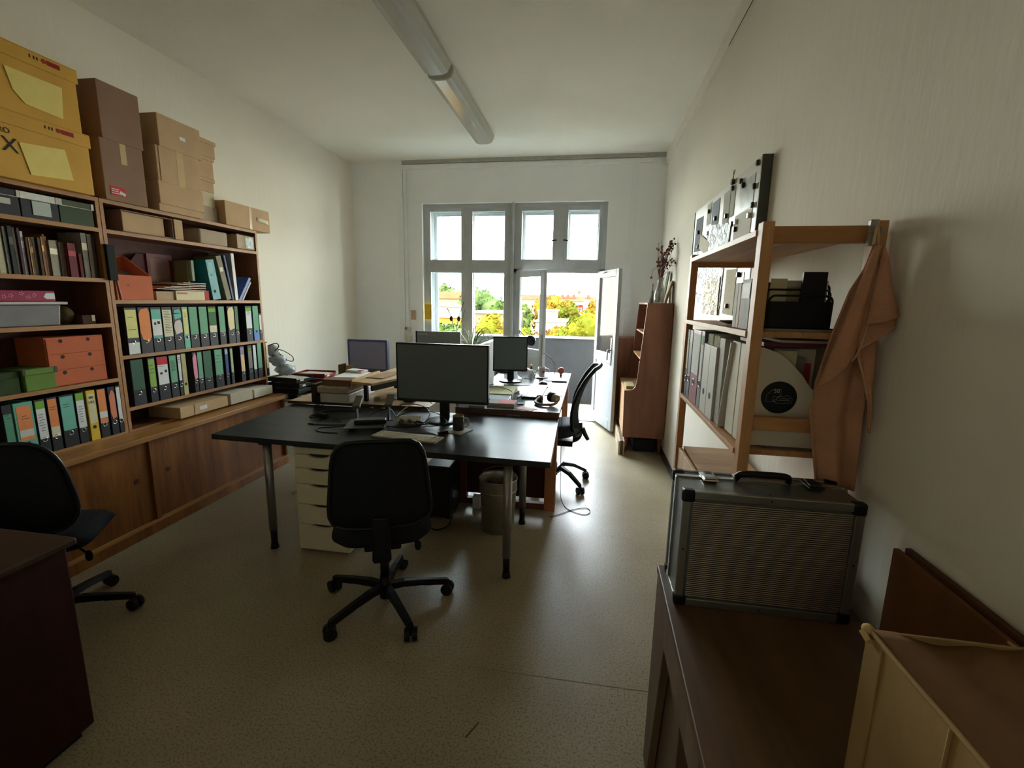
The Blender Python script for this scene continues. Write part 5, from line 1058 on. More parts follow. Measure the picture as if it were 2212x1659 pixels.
# black wire mesh file holder with papers
fh = thing('file_holder', 'black mesh letter rack with rounded wire frame holding papers', 'letter rack', (.655, 1.66, 1.556))
MESH = mat((22, 22, 24), .5, var=.3, scale=300)
def rrect(x0, x1, z0, z1, y, r=.018):
    P = []
    for cx, cz, a0 in ((x1-r, z1-r, 0), (x0+r, z1-r, 90), (x0+r, z0+.004, 180), (x1-r, z0+.004, 270)):
        if a0 in (180, 270): P.append((x0 if a0 == 180 else x1, y, z0)); continue
        for k in range(5): a = math.radians(a0+k*22.5); P.append((cx+r*math.cos(a), y, cz+r*math.sin(a)))
    return P
B(.558, .738, 1.619, 1.621, 1.558, 1.642).build('mesh_front', MESH, fh)
MB().tube(rrect(.556, .740, 1.558, 1.66, 1.62), .0035, 6, True, False).tube(rrect(.556, .762, 1.558, 1.70, 1.70), .004, 6, True, False).tube(rrect(.556, .750, 1.558, 1.68, 1.66), .003, 6, True, False).build('wire_frame', PLBLK, fh)
B(.558, .760, 1.699, 1.701, 1.558, 1.65).build('mesh_back', MESH, fh); B(.556, .76, 1.618, 1.702, 1.556, 1.559).build('mesh_bottom', MESH, fh)
tag(B(.655, .725, 1.636, 1.650, 1.5595, 1.735).build('notebook', mat((28, 30, 34), .5), bev=.002), 'dark notebook standing upright in the wire letter rack', 'notebook')
tag(B(.57, .735, 1.674, 1.677, 1.5595, 1.69).build('booklet', mt(150, 144, 104)), 'olive booklet standing in the wire letter rack', 'booklet')
tag(B(.60, .75, 1.685, 1.687, 1.5595, 1.71).build('brochure', mt(176, 172, 160)), 'grey white brochure in the rear slot of the letter rack', 'brochure')
tag(B(.57, .62, 1.664, 1.666, 1.5595, 1.715).build('card', mt(196, 190, 160)), 'narrow cream card in the letter rack', 'card')
# papers lying on the shelf between rack and magazine file
tag(MB().box(.55, .775, 1.605, 1.85, 1.5, 1.512).build('picture_book', mat((92, 40, 54), .5)), 'plum coloured flat book lying across the magazine file tops', 'book')
tag(B(.60, .77, 1.61, 1.80, 1.5125, 1.520).build('sketch_pad', mt(176, 166, 150)), 'pale sketch pad lying on the plum coloured book', 'book')
# books standing at the near end of the middle level (spines to the room)
xs = .50
for k, (a, b, z1, c, lab) in enumerate(((1.795, 1.83, 1.705, (112, 92, 68), 'brown slim book, farthest of the books on the shelf unit'), (1.762, 1.792, 1.705, (132, 112, 86), 'tan slim book next to the brown one on the shelf unit'), (1.722, 1.758, 1.70, (128, 48, 50), 'dark red book on the middle level of the shelf unit'))):
    t = thing('book', lab, 'book', (.6, (a+b)/2, 1.5485), 0, 'books on the pine shelf unit'); B(xs+.01, xs+.18, a, b, 1.5485, z1).build('cover', mat(c, .6, var=.12), t, bev=.001); B(xs+.012, xs+.178, a+.003, b-.003, z1-.001, z1+.0005).build('page_block', PAPER, t)
t = thing('box_file', 'thick dark picture box standing behind the front post', 'box', (.6, 1.66, 1.5485)); B(xs+.0, xs+.035, 1.625, 1.712, 1.5485, 1.712).build('body', mat((74, 66, 54), .6, var=.35, scale=22), t, bev=.002); B(xs-.001, xs, 1.63, 1.707, 1.65, 1.70).build('print', mat((40, 44, 48), .5), t)
t = thing('dish', 'flat dark oval dish on the middle level of the shelf unit', 'dish', (.60, 2.05, 1.5485)); MB().lathe([(0, .004), (.05, .004), (.085, .016), (.082, .018), (.05, .008), (0, .008)], (.585, 1.98, 1.5485), 26).build('body', mat((60, 52, 44), .35), t)
# binders and magazine files on the lower level, spines to the room
def file_x(y0, y1, z1, label, m_, bands=(), hole=None, oval=True, name='ring_binder', ring=True, grp='files on the lower level of the pine shelf unit'):
    t = thing(name, label, 'binder', (.62, (y0+y1)/2, 1.1635), 0, grp); x0 = .497
    B(x0, x0+.27, y0, y1, 1.1635, z1).build('cover', m_, t, bev=.002)
    for a, b, mm in bands: B(x0-.001, x0, y0+.012, y1-.012, a, b).build('label', mm, t)
    if hole: 
        s_ = MB().cyl((x0-.0005, (y0+y1)/2, hole), (x0-.0012, (y0+y1)/2, hole), .013, n=18); s_.build('finger_hole', INK, t)
        if ring: MB().torus((x0-.001, (y0+y1)/2, hole), (1, 0, 0), .014, .002).build('finger_ring', CHROME, t)
    return t
WF = mat((190, 188, 180), .55, var=.03)
file_x(2.475, 2.53, 1.50, 'black binder farthest back on the lower shelf level', BINDER, [(1.30, 1.46, cCRM)], 1.25)
file_x(2.405, 2.468, 1.50, 'dark blue binder next to the red one on the shelf unit', mat((36, 48, 66), .5), [], 1.26)
file_x(2.235, 2.395, 1.507, 'wide dark red binder with white label on the shelf unit', mat((124, 26, 36), .4), [(1.30, 1.49, cWHT)], 1.262)
file_x(2.165, 2.225, 1.51, 'slim grey binder with green tipped label on the shelf unit', mat((96, 100, 96), .5), [(1.45, 1.49, cGRN), (1.29, 1.45, cWHT)], 1.273)
for y0, y1, lab in ((2.055, 2.155, 'white magazine holder filled with ribbed papers, farther of two'), (1.95, 2.05, 'white magazine holder filled with ribbed papers, nearer of two')):
    t = thing('magazine_file', lab, 'magazine file', (.62, (y0+y1)/2, 1.1635), 0, 'white magazine holders'); x0 = .497
    MB().prism([(x0, 1.1635), (x0+.24, 1.1635), (x0+.24, 1.50), (x0+.12, 1.50), (x0, 1.46)], 'y', y0, y0+.004).prism([(x0, 1.1635), (x0+.24, 1.1635), (x0+.24, 1.50), (x0+.12, 1.50), (x0, 1.46)], 'y', y1-.004, y1).box(x0, x0+.004, y0+.004, y1-.004, 1.1635, 1.46).box(x0+.236, x0+.24, y0+.004, y1-.004, 1.1635, 1.50).box(x0+.004, x0+.236, y0+.004, y1-.004, 1.1635, 1.167).build('body', WF, t)
    m_ = MB()
    for k in range(9): m_.box(x0+.01, x0+.22, y0+.010+.009*k, y0+.014+.009*k, 1.168, 1.505-.002*(k % 3))
    m_.build('papers', mt(196, 194, 170), t)
    MB().cyl((x0-.0002, (y0+y1)/2, 1.255), (x0-.001, (y0+y1)/2, 1.255), .014).build('finger_hole', INK, t)
t = thing('magazine_file', 'tall grey white box file in front of the ribbed paper holders', 'magazine file', (.62, 1.90, 1.1635)); B(.505, .77, 1.872, 1.945, 1.1635, 1.50).build('body', mat((150, 144, 130), .6), t, bev=.003); MB().cyl((.62, 1.871, 1.25), (.62, 1.8705, 1.25), .035, n=24).build('print', mat((128, 122, 112), .6), t)
tag(MB().obox((.56, 1.82, 1.33), (.12, .005, .34), (.22, 0, 0)).build('foam_board', mat((196, 194, 186), .4)), 'thin white panel leaning against the grey white box file', 'panel')
# the white magazine files facing the camera side
def magfile(y0, y1, label, logo):
    t = thing('magazine_file', label, 'magazine file', (.62, (y0+y1)/2, 1.17), 0, 'large white magazine files'); Zm = 1.1705
    prof = [(.512, Zm)]+[(.735, Zm), (.735, Zm+.175)]+[(.70, 1.373), (.676, 1.408), (.649, 1.436), (.622, 1.462), (.596, 1.480), (.554, 1.494), (.512, Zm+.328)]
    m_ = MB().prism(prof, 'y', y0, y0+.003).prism(prof, 'y', y1-.003, y1).box(.512, .515, y0+.003, y1-.003, Zm, Zm+.33).box(.732, .735, y0+.003, y1-.003, Zm, Zm+.175).box(.515, .732, y0+.003, y1-.003, Zm, Zm+.003)
    m_.build('body', mat((206, 198, 178), .6, var=.03), t)
    if logo:
        cx, cz = .612, 1.335; m2_ = MB().cyl((cx, y0-.0002, cz), (cx, y0-.0012, cz), .053, n=40); m2_.v = [(cx+(x-cx)*1.02, y, z_) for x, y, z_ in m2_.v]; m2_.build('round_sticker', mat((26, 30, 34), .4), t)
        writing('50', .019, (cx-.008, y0-.002, cz+.020), (1, 0, 0), (0, 0, 1)).build('print', mat((196, 186, 150), .5), t)
        L = MB(); q = y0-.0018; W = .0009
        def poly(P): L.tube([(cx+a, q, cz+b) for a, b in P], W, 4, False, False)
        poly([(-.038, -.016), (-.038, .006), (-.022, .025), (.006, .028), (.006, .010), (-.006, -.002), (-.006, -.012), (-.038, -.016)])
        poly([(-.018, .003), (-.016, -.014), (-.004, -.020), (.040, -.016), (.040, -.002), (.026, .008), (.002, .003), (-.018, .003)]); poly([(-.016, -.012), (.006, .006)])
        L.build('line_drawing', mat((120, 122, 118), .5), t)
        MB().box(cx-.002, cx+.032, q-.0004, q, cz-.010, cz-.0075).box(cx+.004, cx+.032, q-.0004, q, cz-.004, cz-.002).build('print', mat((120, 122, 118), .5), t)
    return t
magfile(1.603, 1.70, 'large white magazine file with round black sticker reading 50', True)
magfile(1.71, 1.80, 'large white magazine file hidden behind the one with the round sticker', False)
for k, (x0, x1, z1, yy, c, lab) in enumerate(((.60, .66, 1.485, 1.626, (200, 190, 150), 'cream leaflet with big lettering in the stickered magazine file'), (.655, .69, 1.462, 1.634, (126, 116, 116), 'grey photo card in the stickered magazine file'), (.683, .712, 1.445, 1.642, (160, 44, 44), 'red card in the stickered magazine file'), (.60, .726, 1.49, 1.652, (190, 182, 160), 'pale brochure at the back of the stickered magazine file'))):
    tag(B(x0, x1, yy, yy+.002, 1.175, z1).build('leaflet', mt(*c)), lab, 'leaflet')

# ------------------------------------------------------------------ towel on a clip
# (hung from the rear near post; folded over so that two points stick out)
TW = mat((196, 144, 112), .95, var=.10, scale=12, bump=.9, bscale=420, dist=.004); HEM = mat((198, 150, 122), .95, bump=.8, bscale=420)
tw = thing('towel', 'rust orange waffle towel hanging from a clip on the shelf post', 'towel', (.74, 1.48, 1.85))
def zint(z, tab):
    for i in range(len(tab)-1):
        if tab[i][0] >= z >= tab[i+1][0]:
            t_ = (tab[i][0]-z)/(tab[i][0]-tab[i+1][0]); return tab[i][1]+(tab[i+1][1]-tab[i][1])*t_
    return tab[-1][1] if z < tab[-1][0] else tab[0][1]
Lm = [(1.80, .757), (1.737, .742), (1.673, .712), (1.545, .681), (1.40, .655), (1.32, .662), (1.10, .707)]
Rm = [(1.80, .778), (1.737, .796), (1.70, .798), (1.55, .799), (1.36, .802), (1.10, .808)]
def body(u, v):
    z_ = 1.80-.72*v; l_, r_ = zint(z_, Lm), zint(z_, Rm)
    l_ = l_ if z_ < 1.35 else l_+.012; fold = .012*math.sin(u*PI*3.0+.6)*(.4+v)
    return (l_+(r_-l_)*u, 1.492+fold*1.0-.0*v, z_)
MB().grid(body, 24, 40).build('cloth', TW, tw, solid=.006)
def lapel(P0, P1, P2, P3, yb, bow):
    """quad flap P0 top-inner, P1 top-outer, P2 bottom-outer, P3 bottom-inner (x,z)"""
    def f(u, v):
        a = [P0[i]*(1-u)*(1-v)+P1[i]*u*(1-v)+P2[i]*u*v+P3[i]*(1-u)*v for i in (0, 1)]
        return (a[0], yb-bow*math.sin(PI*u)*(.4+.6*v)-.012*v, a[1])
    return f
MB().grid(lapel((.770, 1.80), (.757, 1.79), (.655, 1.395), (.738, 1.49), 1.468, .030), 12, 18).grid(lapel((.770, 1.80), (.768, 1.795), (.738, 1.49), (.757, 1.57), 1.472, .012), 8, 18).build('left_fold', TW, tw, solid=.006)
MB().grid(lapel((.776, 1.80), (.796, 1.72), (.832, 1.605), (.752, 1.58), 1.462, .028), 12, 16).grid(lapel((.752, 1.58), (.832, 1.605), (.828, 1.575), (.748, 1.508), 1.464, .008), 12, 6).build('right_fold', TW, tw, solid=.006)
MB().grid(lapel((.748, 1.51), (.80, 1.535), (.808, 1.29), (.802, 1.36), 1.474, .012), 8, 14).grid(lapel((.801, 1.37), (.812, 1.36), (.812, 1.27), (.805, 1.29), 1.474, .005), 4, 6).build('under_fold', TW, tw, solid=.006)
MB().tube([(.655, 1.455, 1.395), (.70, 1.448, 1.45), (.738, 1.446, 1.49), (.757, 1.45, 1.57), (.764, 1.46, 1.70), (.770, 1.47, 1.79)], .0035).tube([(.828, 1.452, 1.578), (.79, 1.446, 1.545), (.748, 1.452, 1.508), (.775, 1.46, 1.43), (.806, 1.462, 1.33), (.806, 1.466, 1.28)], .0035).build('hem', HEM, tw)
MB().tube([(.762, 1.486, 1.80), (.766, 1.49, 1.845), (.774, 1.5, 1.848), (.776, 1.488, 1.80)], .004).build('loop', mat((196, 160, 120), .9), tw)
t = thing('clip', 'clear plastic clamp holding the towel on the post top', 'clip', (.775, 1.52, 1.85))
MB().box(.762, .784, 1.512, 1.53, 1.80, 1.872).box(.757, .79, 1.506, 1.513, 1.835, 1.85).build('jaw', mat((150, 140, 124), .25, alpha=.8), t, bev=.003)
MB().box(.785, .80, 1.515, 1.525, 1.835, 1.842).build('spring', STEEL, t)

# ------------------------------------------------------------------ notice board with papers, on the right wall
nb = thing('notice_board', 'large white magnetic board with dark edge on the right wall, covered in papers', 'board', (.81, 3.35, 1.95))
NY0, NY1, NZ0, NZ1 = 2.60, 4.12, 1.50, 2.352
B(.79, .812, NY0, NY1, NZ0, NZ1).build('board', mat((188, 184, 168), .35, var=.04), nb)
MB().box(.785, .8345, NY0-.012, NY0, NZ0, NZ1).box(.785, .8345, NY1, NY1+.01, NZ0, NZ1).box(.812, .8345, NY0, NY1, NZ0, NZ1).build('edge', mat((84, 88, 84), .5), nb)
def sheet(y0, y1, z0, z1, m_, label, tilt=0, dx=0, cat='paper', name='paper_sheet'):
    return tag(MB().obox((.788-dx, (y0+y1)/2, (z0+z1)/2), (.0012, y1-y0, z1-z0), (tilt, 0, 0)).build(name, m_), label, cat, 'papers on the notice board')
PH = lambda *c: mat(tuple(c), .3, var=.45, scale=18)
sheet(2.68, 2.93, 2.13, 2.29, PH(140, 142, 134), 'grey photo print near the top right of the notice board')
sheet(2.68, 2.98, 1.93, 2.125, PAPER, 'white sheet with faint lettering below the grey photo', .02)
sheet(3.02, 3.10, 2.14, 2.30, mt(176, 172, 156), 'narrow pale card under the antenna magnet')
sheet(3.12, 3.26, 2.10, 2.31, mt(170, 166, 150), 'pale note with small pictures, upper middle of the notice board')
sheet(3.36, 3.55, 2.12, 2.31, mt(128, 138, 152), 'blue grey print on the upper left half of the notice board')
sheet(3.58, 3.70, 2.18, 2.33, mt(192, 188, 172), 'small pale card left of the blue grey print')
sheet(3.82, 4.05, 2.03, 2.28, mt(96, 100, 108), 'dark print at the far top corner of the notice board', .05)
sheet(3.05, 3.62, 1.93, 2.14, foil((214, 220, 228)), 'glossy crumpled silver poster, upper part of the middle', .12, .004, name='glossy_poster')
sheet(3.12, 3.95, 1.62, 1.98, foil((196, 202, 210), 12), 'large glossy crinkled poster reflecting the window', .05, .002, name='glossy_poster')
sheet(3.55, 3.85, 2.0, 2.10, mt(206, 200, 176), 'cream strip beside the silver poster', .3, .006)
sheet(3.90, 4.08, 1.90, 2.03, PH(110, 108, 104), 'dark small photo at the far edge of the notice board')
sheet(2.72, 2.84, 1.83, 1.925, mt(230, 230, 226), 'small bright card low on the near end of the board', 0, .002)
sheet(2.70, 2.80, 1.60, 1.80, PH(76, 80, 84), 'dark portrait print behind the shelf unit')
sheet(2.84, 3.05, 1.57, 1.83, mt(196, 186, 160), 'cream sheet right of the dark portrait print', .04)
sheet(3.15, 3.55, 1.56, 1.80, foil((206, 196, 164), 16), 'glossy cream poster seen through the shelf unit', 0, .008, name='glossy_poster')
mg = 0
MAGP = ['in its near upper corner', 'over the grey photo print', 'on the grey photo print itself', 'near edge, one below the corner', 'near edge, beside the grey photo foot', 'on the narrow pale card', 'low on the note with small pictures', 'on the blue grey print', 'on the small pale card', 'on the dark print at the far top corner', 'where the silver poster meets the card', 'left one holding the lettered sheet', 'below the left one holding the lettered sheet', 'right one holding the lettered sheet', 'on the lower part of the dark far print', 'above the dark small photo', 'on the dark small photo', 'on the small bright card', 'just under the small bright card', 'on the cream strip', 'seen through the shelf unit, lowest of all', 'near edge, at the shelf top level']
for (y, z_, c) in ((2.64, 2.325, 0), (2.90, 2.30, 0), (2.86, 2.27, 0), (2.66, 2.22, 0), (2.66, 2.13, 0), (3.06, 2.30, 0), (3.15, 2.16, 0), (3.42, 2.19, 0), (3.62, 2.27, 0), (3.92, 2.17, 0), (3.0, 2.09, 0), (2.93, 2.09, 1), (2.93, 2.05, 0), (2.70, 2.085, 1), (3.88, 2.06, 0), (3.98, 1.97, 0), (3.96, 1.90, 0), (2.80, 1.84, 0), (2.78, 1.79, 0), (3.6, 2.12, 1), (2.95, 1.62, 0), (2.64, 1.98, 0)):
    mg += 1
    o = MB().box(.772, .7872, y-.011, y+.011, z_-.014, z_+.014).build('magnet', mat((52, 48, 42), .3) if not c else CHROME, bev=.003)
    tag(o, ('small dark magnet' if not c else 'small shiny magnet')+' on the notice board, '+MAGP[mg-1], 'magnet', 'magnets on the notice board')
tag(MB().cyl((.786, 3.06, 2.335), (.77, 3.06, 2.335), .016).tube([(.778, 3.05, 2.35), (.778, 3.06, 2.40)], .002).tube([(.778, 3.07, 2.35), (.778, 3.03, 2.395)], .002).build('clip_magnet', mat((70, 60, 46), .4)), 'clip magnet with two wire arms on the top edge of the notice board', 'magnet')
tag(B(.829, .833, 4.30, 4.42, 1.26, 1.47).build('pink_note', mat((220, 126, 104), .8)), 'salmon pink note on the wall left of the shelf unit', 'note')

# ------------------------------------------------------------------ hutch by the far right corner
HY0, HY1 = 5.03, 5.95
hu = thing('secretary_cabinet', 'brown veneer secretary cabinet on tapered legs in the far right corner', 'cabinet', (.62, 5.5, 0))
def hp(y0, y1, m_, nm):
    P = [(.395, .185), (.828, .185), (.828, 1.63), (.567, 1.63), (.512, .83), (.50, .75), (.475, .715), (.44, .705), (.385, .70)]
    return MB().prism(P, 'y', y0, y1).build(nm, m_, hu, bev=.003)
hp(HY0, HY0+.02, HUTCH, 'side_panel'); hp(HY1-.02, HY1, HUTCH, 'side_panel')
MB().box(.565, .828, HY0+.02, HY1-.02, 1.612, 1.63).build('top_board', HUTCH, hu)
MB().box(.388, .815, HY0+.02, HY1-.02, .68, .70).build('writing_ledge', HUTCHL, hu); MB().box(.395, .815, HY0+.02, HY1-.02, .185, .205).build('bottom_board', HUTCHL, hu)
MB().box(.393, .41, HY0+.02, HY1-.02, .205, .68).build('door', HUTCHL, hu); MB().box(.815, .828, HY0+.02, HY1-.02, .2, 1.61).build('back_panel', mat((86, 62, 50), .7), hu)
MB().box(.555, .815, HY0+.02, HY1-.02, 1.30, 1.315).box(.535, .815, HY0+.02, HY1-.02, 1.03, 1.045).build('shelf', HUTCHL, hu)
for x, y, dx, dy in ((.44, HY0+.06, -.02, -.01), (.79, HY0+.06, .01, -.01), (.44, HY1-.06, -.02, .01), (.79, HY1-.06, .01, .01)): MB().cyl((x, y, .185), (x+dx, y+dy, 0), .024, .014).build('leg', HUTCH, hu)
gh = 'books in the secretary cabinet'
hb = [((.60, .70), 1.3155, [(5.07, .20, (190, 192, 196), 'pale grey book nearest on the top level of the secretary cabinet'), (5.13, .22, (70, 96, 140), 'blue book on the top level of the secretary cabinet'), (5.20, .21, (196, 196, 190), 'white book on the top level of the secretary cabinet'), (5.27, .19, (60, 60, 70), 'dark book on the top level of the secretary cabinet'), (5.34, .22, (164, 60, 56), 'red book on the top level of the secretary cabinet')]),
      ((.58, .70), 1.0455, [(5.07, .18, (206, 200, 190), 'cream book nearest on the middle level of the secretary cabinet'), (5.13, .2, (150, 76, 66), 'brick red book on the middle level of the secretary cabinet'), (5.2, .2, (210, 208, 204), 'white book on the middle level of the secretary cabinet'), (5.28, .16, (120, 110, 96), 'brown grey book on the middle level of the secretary cabinet')]),
      ((.55, .70), .7005, [(5.08, .26, (200, 198, 190), 'tall white book nearest on the ledge of the secretary cabinet'), (5.15, .27, (180, 176, 160), 'tall cream book on the ledge of the secretary cabinet'), (5.22, .26, (206, 206, 204), 'tall white book farther on the ledge of the secretary cabinet'), (5.30, .28, (96, 90, 80), 'tall dark book on the ledge of the secretary cabinet')])]
for (xa, xb), z_, L in hb:
    for y, h, c, lab in L:
        t = thing('book', lab, 'book', (xa+.07, y+.025, z_), 0, gh); B(xa, xa+.16, y, y+.05, z_, z_+h).build('cover', mat(c, .5), t, bev=.001)
tag(MB().box(.41, .50, 5.12, 5.40, .7005, .735).build('card_box', mat((150, 140, 96), .7), bev=.002), 'small olive box on the writing ledge of the secretary cabinet', 'box')
va = thing('vase', 'clear glass carafe vase with dried branches on the secretary cabinet', 'vase', (.72, 5.25, 1.63))
MB().lathe([(0, .003), (.045, .003), (.052, .03), (.056, .08), (.040, .16), (.026, .21), (.034, .25), (.040, .262), (.037, .262), (.031, .25), (.023, .21), (.037, .16), (.053, .08), (.049, .03), (.043, .006), (0, .006)], (.70, 5.20, 1.63), 28).build('glass', mat((176, 180, 172), .08, trans=.0, alpha=.45, spec=.8), va)
db = thing('dried_branches', 'bunch of dried reddish brown branches in the glass vase', 'branches', (.70, 5.20, 1.66))
rb = random.Random(3); DB = mat((104, 62, 54), .8, var=.3)
for k in range(22):
    a = rb.uniform(0, 2*PI); l_ = rb.uniform(.03, .10); zt = rb.uniform(1.98, 2.28); c, s_ = math.cos(a), math.sin(a)
    ex, ey = .705+c*l_*1.0+.04, 5.20+s_*l_*1.2; ex = min(ex, .815)
    P = [(.70+c*.01, 5.20+s_*.01, 1.66), (.70+c*.015, 5.20+s_*.015, 1.88), ((.70+ex)/2+rb.uniform(-.015, .015), (5.2+ey)/2, (1.88+zt)/2), (ex, ey, zt)]
    b_ = MB().tube(P, [.003, .0028, .0025, .002, .0015], 5)
    for q in range(6):
        t_ = rb.uniform(.45, 1); bx, by, bz = P[2][0]+(ex-P[2][0])*t_, P[2][1]+(ey-P[2][1])*t_, P[2][2]+(zt-P[2][2])*t_
        dx, dz = rb.uniform(-.03, .03), rb.uniform(-.02, .035); X_ = min(bx+dx, .825)
        b_.tube([(bx, by, bz), (X_, by+rb.uniform(-.02, .02), bz+dz)], .0016, 4, smooth=False)
        if rb.random() < .75: b_.sph((X_, by, bz+dz), (.009, .009, .012), 6, 4)
    b_.build('branch', DB, db)
MB().tube([(.69, 5.19, 1.86), (.655, 5.18, 1.98), (.615, 5.17, 1.97), (.60, 5.17, 1.90)], .002).sph((.60, 5.17, 1.89), .013, 8, 6).build('branch', DB, db)
t = thing('framed_print', 'brown wooden picture frame leaning on the wall on top of the secretary cabinet', 'frame', (.79, 5.3, 1.63))
MB().obox((.790, 5.22, 1.745), (.012, .17, .235), (0, .22, 0)).build('frame', HUTCH, t); MB().obox((.781, 5.22, 1.747), (.004, .13, .19), (0, .22, 0)).build('picture', mt(196, 186, 150), t)
tag(MB().obox((.79, 5.42, 1.80), (.01, .14, .34), (0, .12, 0)).build('picture_card', mt(96, 104, 96)), 'dark green grey picture leaning behind the vase', 'picture')
t = thing('bottle', 'slim bottle left of the vase on the secretary cabinet', 'bottle', (.62, 5.3, 1.63)); MB().lathe([(0, 0), (.013, 0), (.013, .12), (.006, .14), (.006, .18), (0, .18)], (.64, 5.32, 1.63), 14).build('body', mat((120, 108, 96), .2), t); MB().cyl((.64, 5.32, 1.81), (.64, 5.32, 1.835), .008).build('cap', mt(190, 120, 110), t)
t = thing('reed_tube', 'thin white tube at the left end of the secretary cabinet top', 'tube', (.60, 5.2, 1.63)); MB().cyl((.60, 5.15, 1.63), (.60, 5.15, 1.74), .008).build('tube', mt(176, 190, 184), t)
# plank box in front of the legs and things below
t = thing('wooden_crate', 'flat pale wooden board box standing on edge in front of the secretary cabinet', 'box', (.40, 5.5, 0)); PW = wood((176, 156, 128), (200, 180, 150), 'y', .5)
MB().box(.355, .375, 4.98, 5.90, 0, .15).box(.405, .42, 4.98, 5.90, 0, .15).build('side', PW, t, bev=.002); MB().box(.375, .405, 5.0, 5.02, 0, .15).box(.375, .405, 5.86, 5.88, 0, .15).box(.375, .405, 5.02, 5.86, .13, .15).build('end', mat((110, 86, 60), .7), t)
tag(B(.3535, .3545, 5.22, 5.30, .05, .12).build('paper_label', cWHT), 'white paper label on the flat pale wooden box', 'label')
tag(B(.52, .76, 5.12, 5.6, .0, .15).build('storage_bag', mat((40, 42, 48), .8), bev=.02), 'dark storage bag under the secretary cabinet', 'bag')
t = thing('brown_cabinet', 'low brown cabinet with two bright metal plates behind the open door leaf', 'cabinet', (.45, 6.15, 0)); MB().box(.26, .62, 6.02, 6.29, .0, 1.19).build('body', HUTCH, t, bev=.004); MB().box(.335, .35, 6.016, 6.02, 1.03, 1.09).box(.335, .35, 6.016, 6.02, .945, 1.0).build('metal_plate', CHROME, t)

# ------------------------------------------------------------------ aluminium case
ac = thing('aluminium_case', 'ribbed aluminium case with black corners on the brown desk', 'case', (.515, 1.40, .75))
CX0, CX1, CY0, CY1, CZ0, CZ1 = .281, .752, 1.308, 1.490, .7505, 1.108
ALU = mat((150, 150, 144), .35, .85, .05); RIB = ribbed((150, 140, 130))
MB().box(CX0+.004, CX1-.004, CY0+.004, CY1-.004, CZ0+.004, CZ1-.004).build('shell', mat((120, 124, 120), .35, .8, .05), ac)
B(CX0+.03, CX1-.03, CY0+.001, CY0+.0045, CZ0+.03, CZ1-.03).build('ribbed_panel', RIB, ac); B(CX0+.03, CX1-.03, CY1-.0045, CY1-.001, CZ0+.03, CZ1-.03).build('ribbed_panel', RIB, ac)
m_ = MB()
for y in (CY0, CY1-.014): frame_mb(CX0, CX1, CZ0, CZ1, y, y+.014, .024, m_)
m_.box(CX0, CX0+.005, CY0+.014, CY1-.014, CZ0, CZ0+.02).box(CX1-.005, CX1, CY0+.014, CY1-.014, CZ0, CZ0+.02)
m_.build('edge_profile', ALU, ac, bev=.003)
yb_ = CY1-.055
MB().box(CX0+.001, CX1-.001, yb_-.008, yb_+.008, CZ1-.0045, CZ1+.0005).box(CX0-.0005, CX0+.0045, yb_-.008, yb_+.008, CZ0+.004, CZ1-.004).box(CX1-.0045, CX1+.0005, yb_-.008, yb_+.008, CZ0+.004, CZ1-.004).build('lid_seam', mat((170, 172, 168), .25, .9), ac)
for x in (CX0, CX1):
    for y in (CY0, CY1):
        for z_ in (CZ0, CZ1):
            sx = 1 if x == CX0 else -1; sy = 1 if y == CY0 else -1; sz = 1 if z_ == CZ0 else -1; d_ = .034
            a, b = sorted((x-sx*.0025, x+sx*d_)); c, e = sorted((y-sy*.0025, y+sy*.026)); f_, g_ = sorted((z_-sz*.0003 if z_ == CZ0 else z_-sz*.0025, z_+sz*d_))
            B(a, b, c, e, f_, g_).build('corner_cap', PLBLK, ac, bev=.007)
for x in (.375, .665):
    k = MB().box(x-.022, x+.022, 1.392, 1.462, CZ1, CZ1+.006).box(x-.018, x+.018, 1.398, 1.43, CZ1+.006, CZ1+.012).build('latch', PLBLK if x > .5 else CHROME, ac, bev=.003)
    MB().box(x-.012, x+.012, 1.43, 1.457, CZ1+.006, CZ1+.011).build('latch_hook', PLBLK, k, bev=.002)
MB().tube([(.455, 1.436, CZ1), (.462, 1.425, CZ1+.018), (.485, 1.415, CZ1+.026), (.53, 1.41, CZ1+.028), (.575, 1.415, CZ1+.026), (.597, 1.425, CZ1+.018), (.604, 1.436, CZ1)], .010, 10).build('handle', PLBLK, ac)
MB().box(.447, .463, 1.425, 1.448, CZ1, CZ1+.012).box(.597, .613, 1.425, 1.448, CZ1, CZ1+.012).build('handle_bracket', STEEL, ac, bev=.002)
m_ = MB()
for x, z_ in ((.515, CZ0+.012), (.515, CZ1-.012), (CX0+.012, .93), (CX1-.012, .93)): m_.cyl((x, CY0+.0002, z_), (x, CY0-.0012, z_), .003, n=10)
m_.cyl((.515, 1.325, CZ1-.0002), (.515, 1.325, CZ1+.001), .003, n=10); m_.build('rivet', INK, ac)

# ------------------------------------------------------------------ brown desk on the right
bd = thing('brown_desk', 'brown wooden writing desk along the right wall in the foreground', 'desk', (.53, .3, 0))
MB().prism([(.238, -.6), (.80, -.6), (.80, 1.522), (.262, 1.522)], 'z', .722, .75).build('tabletop', DESKR, bd, bev=.004)
MB().box(.29, .79, 1.15, 1.50, .0, .722).build('pedestal', DESKRS, bd, bev=.002)
MB().box(.262, .285, .86, 1.50, .60, .722).build('apron', DESKRS, bd, bev=.002)
MB().prism([(1.50, 0), (1.42, 0), (1.30, .60), (1.50, .60)], 'x', .262, .288).build('leg', DESKRS, bd, bev=.003)
MB().box(.285, .79, .80, .83, .0, .722).build('partition', DARKRED, bd); MB().box(.31, .33, -.55, .80, .05, .72).build('drawer_front', DARKRED, bd)
MB().box(.262, .79, -.58, -.54, 0, .722).build('side_panel', DESKRS, bd)
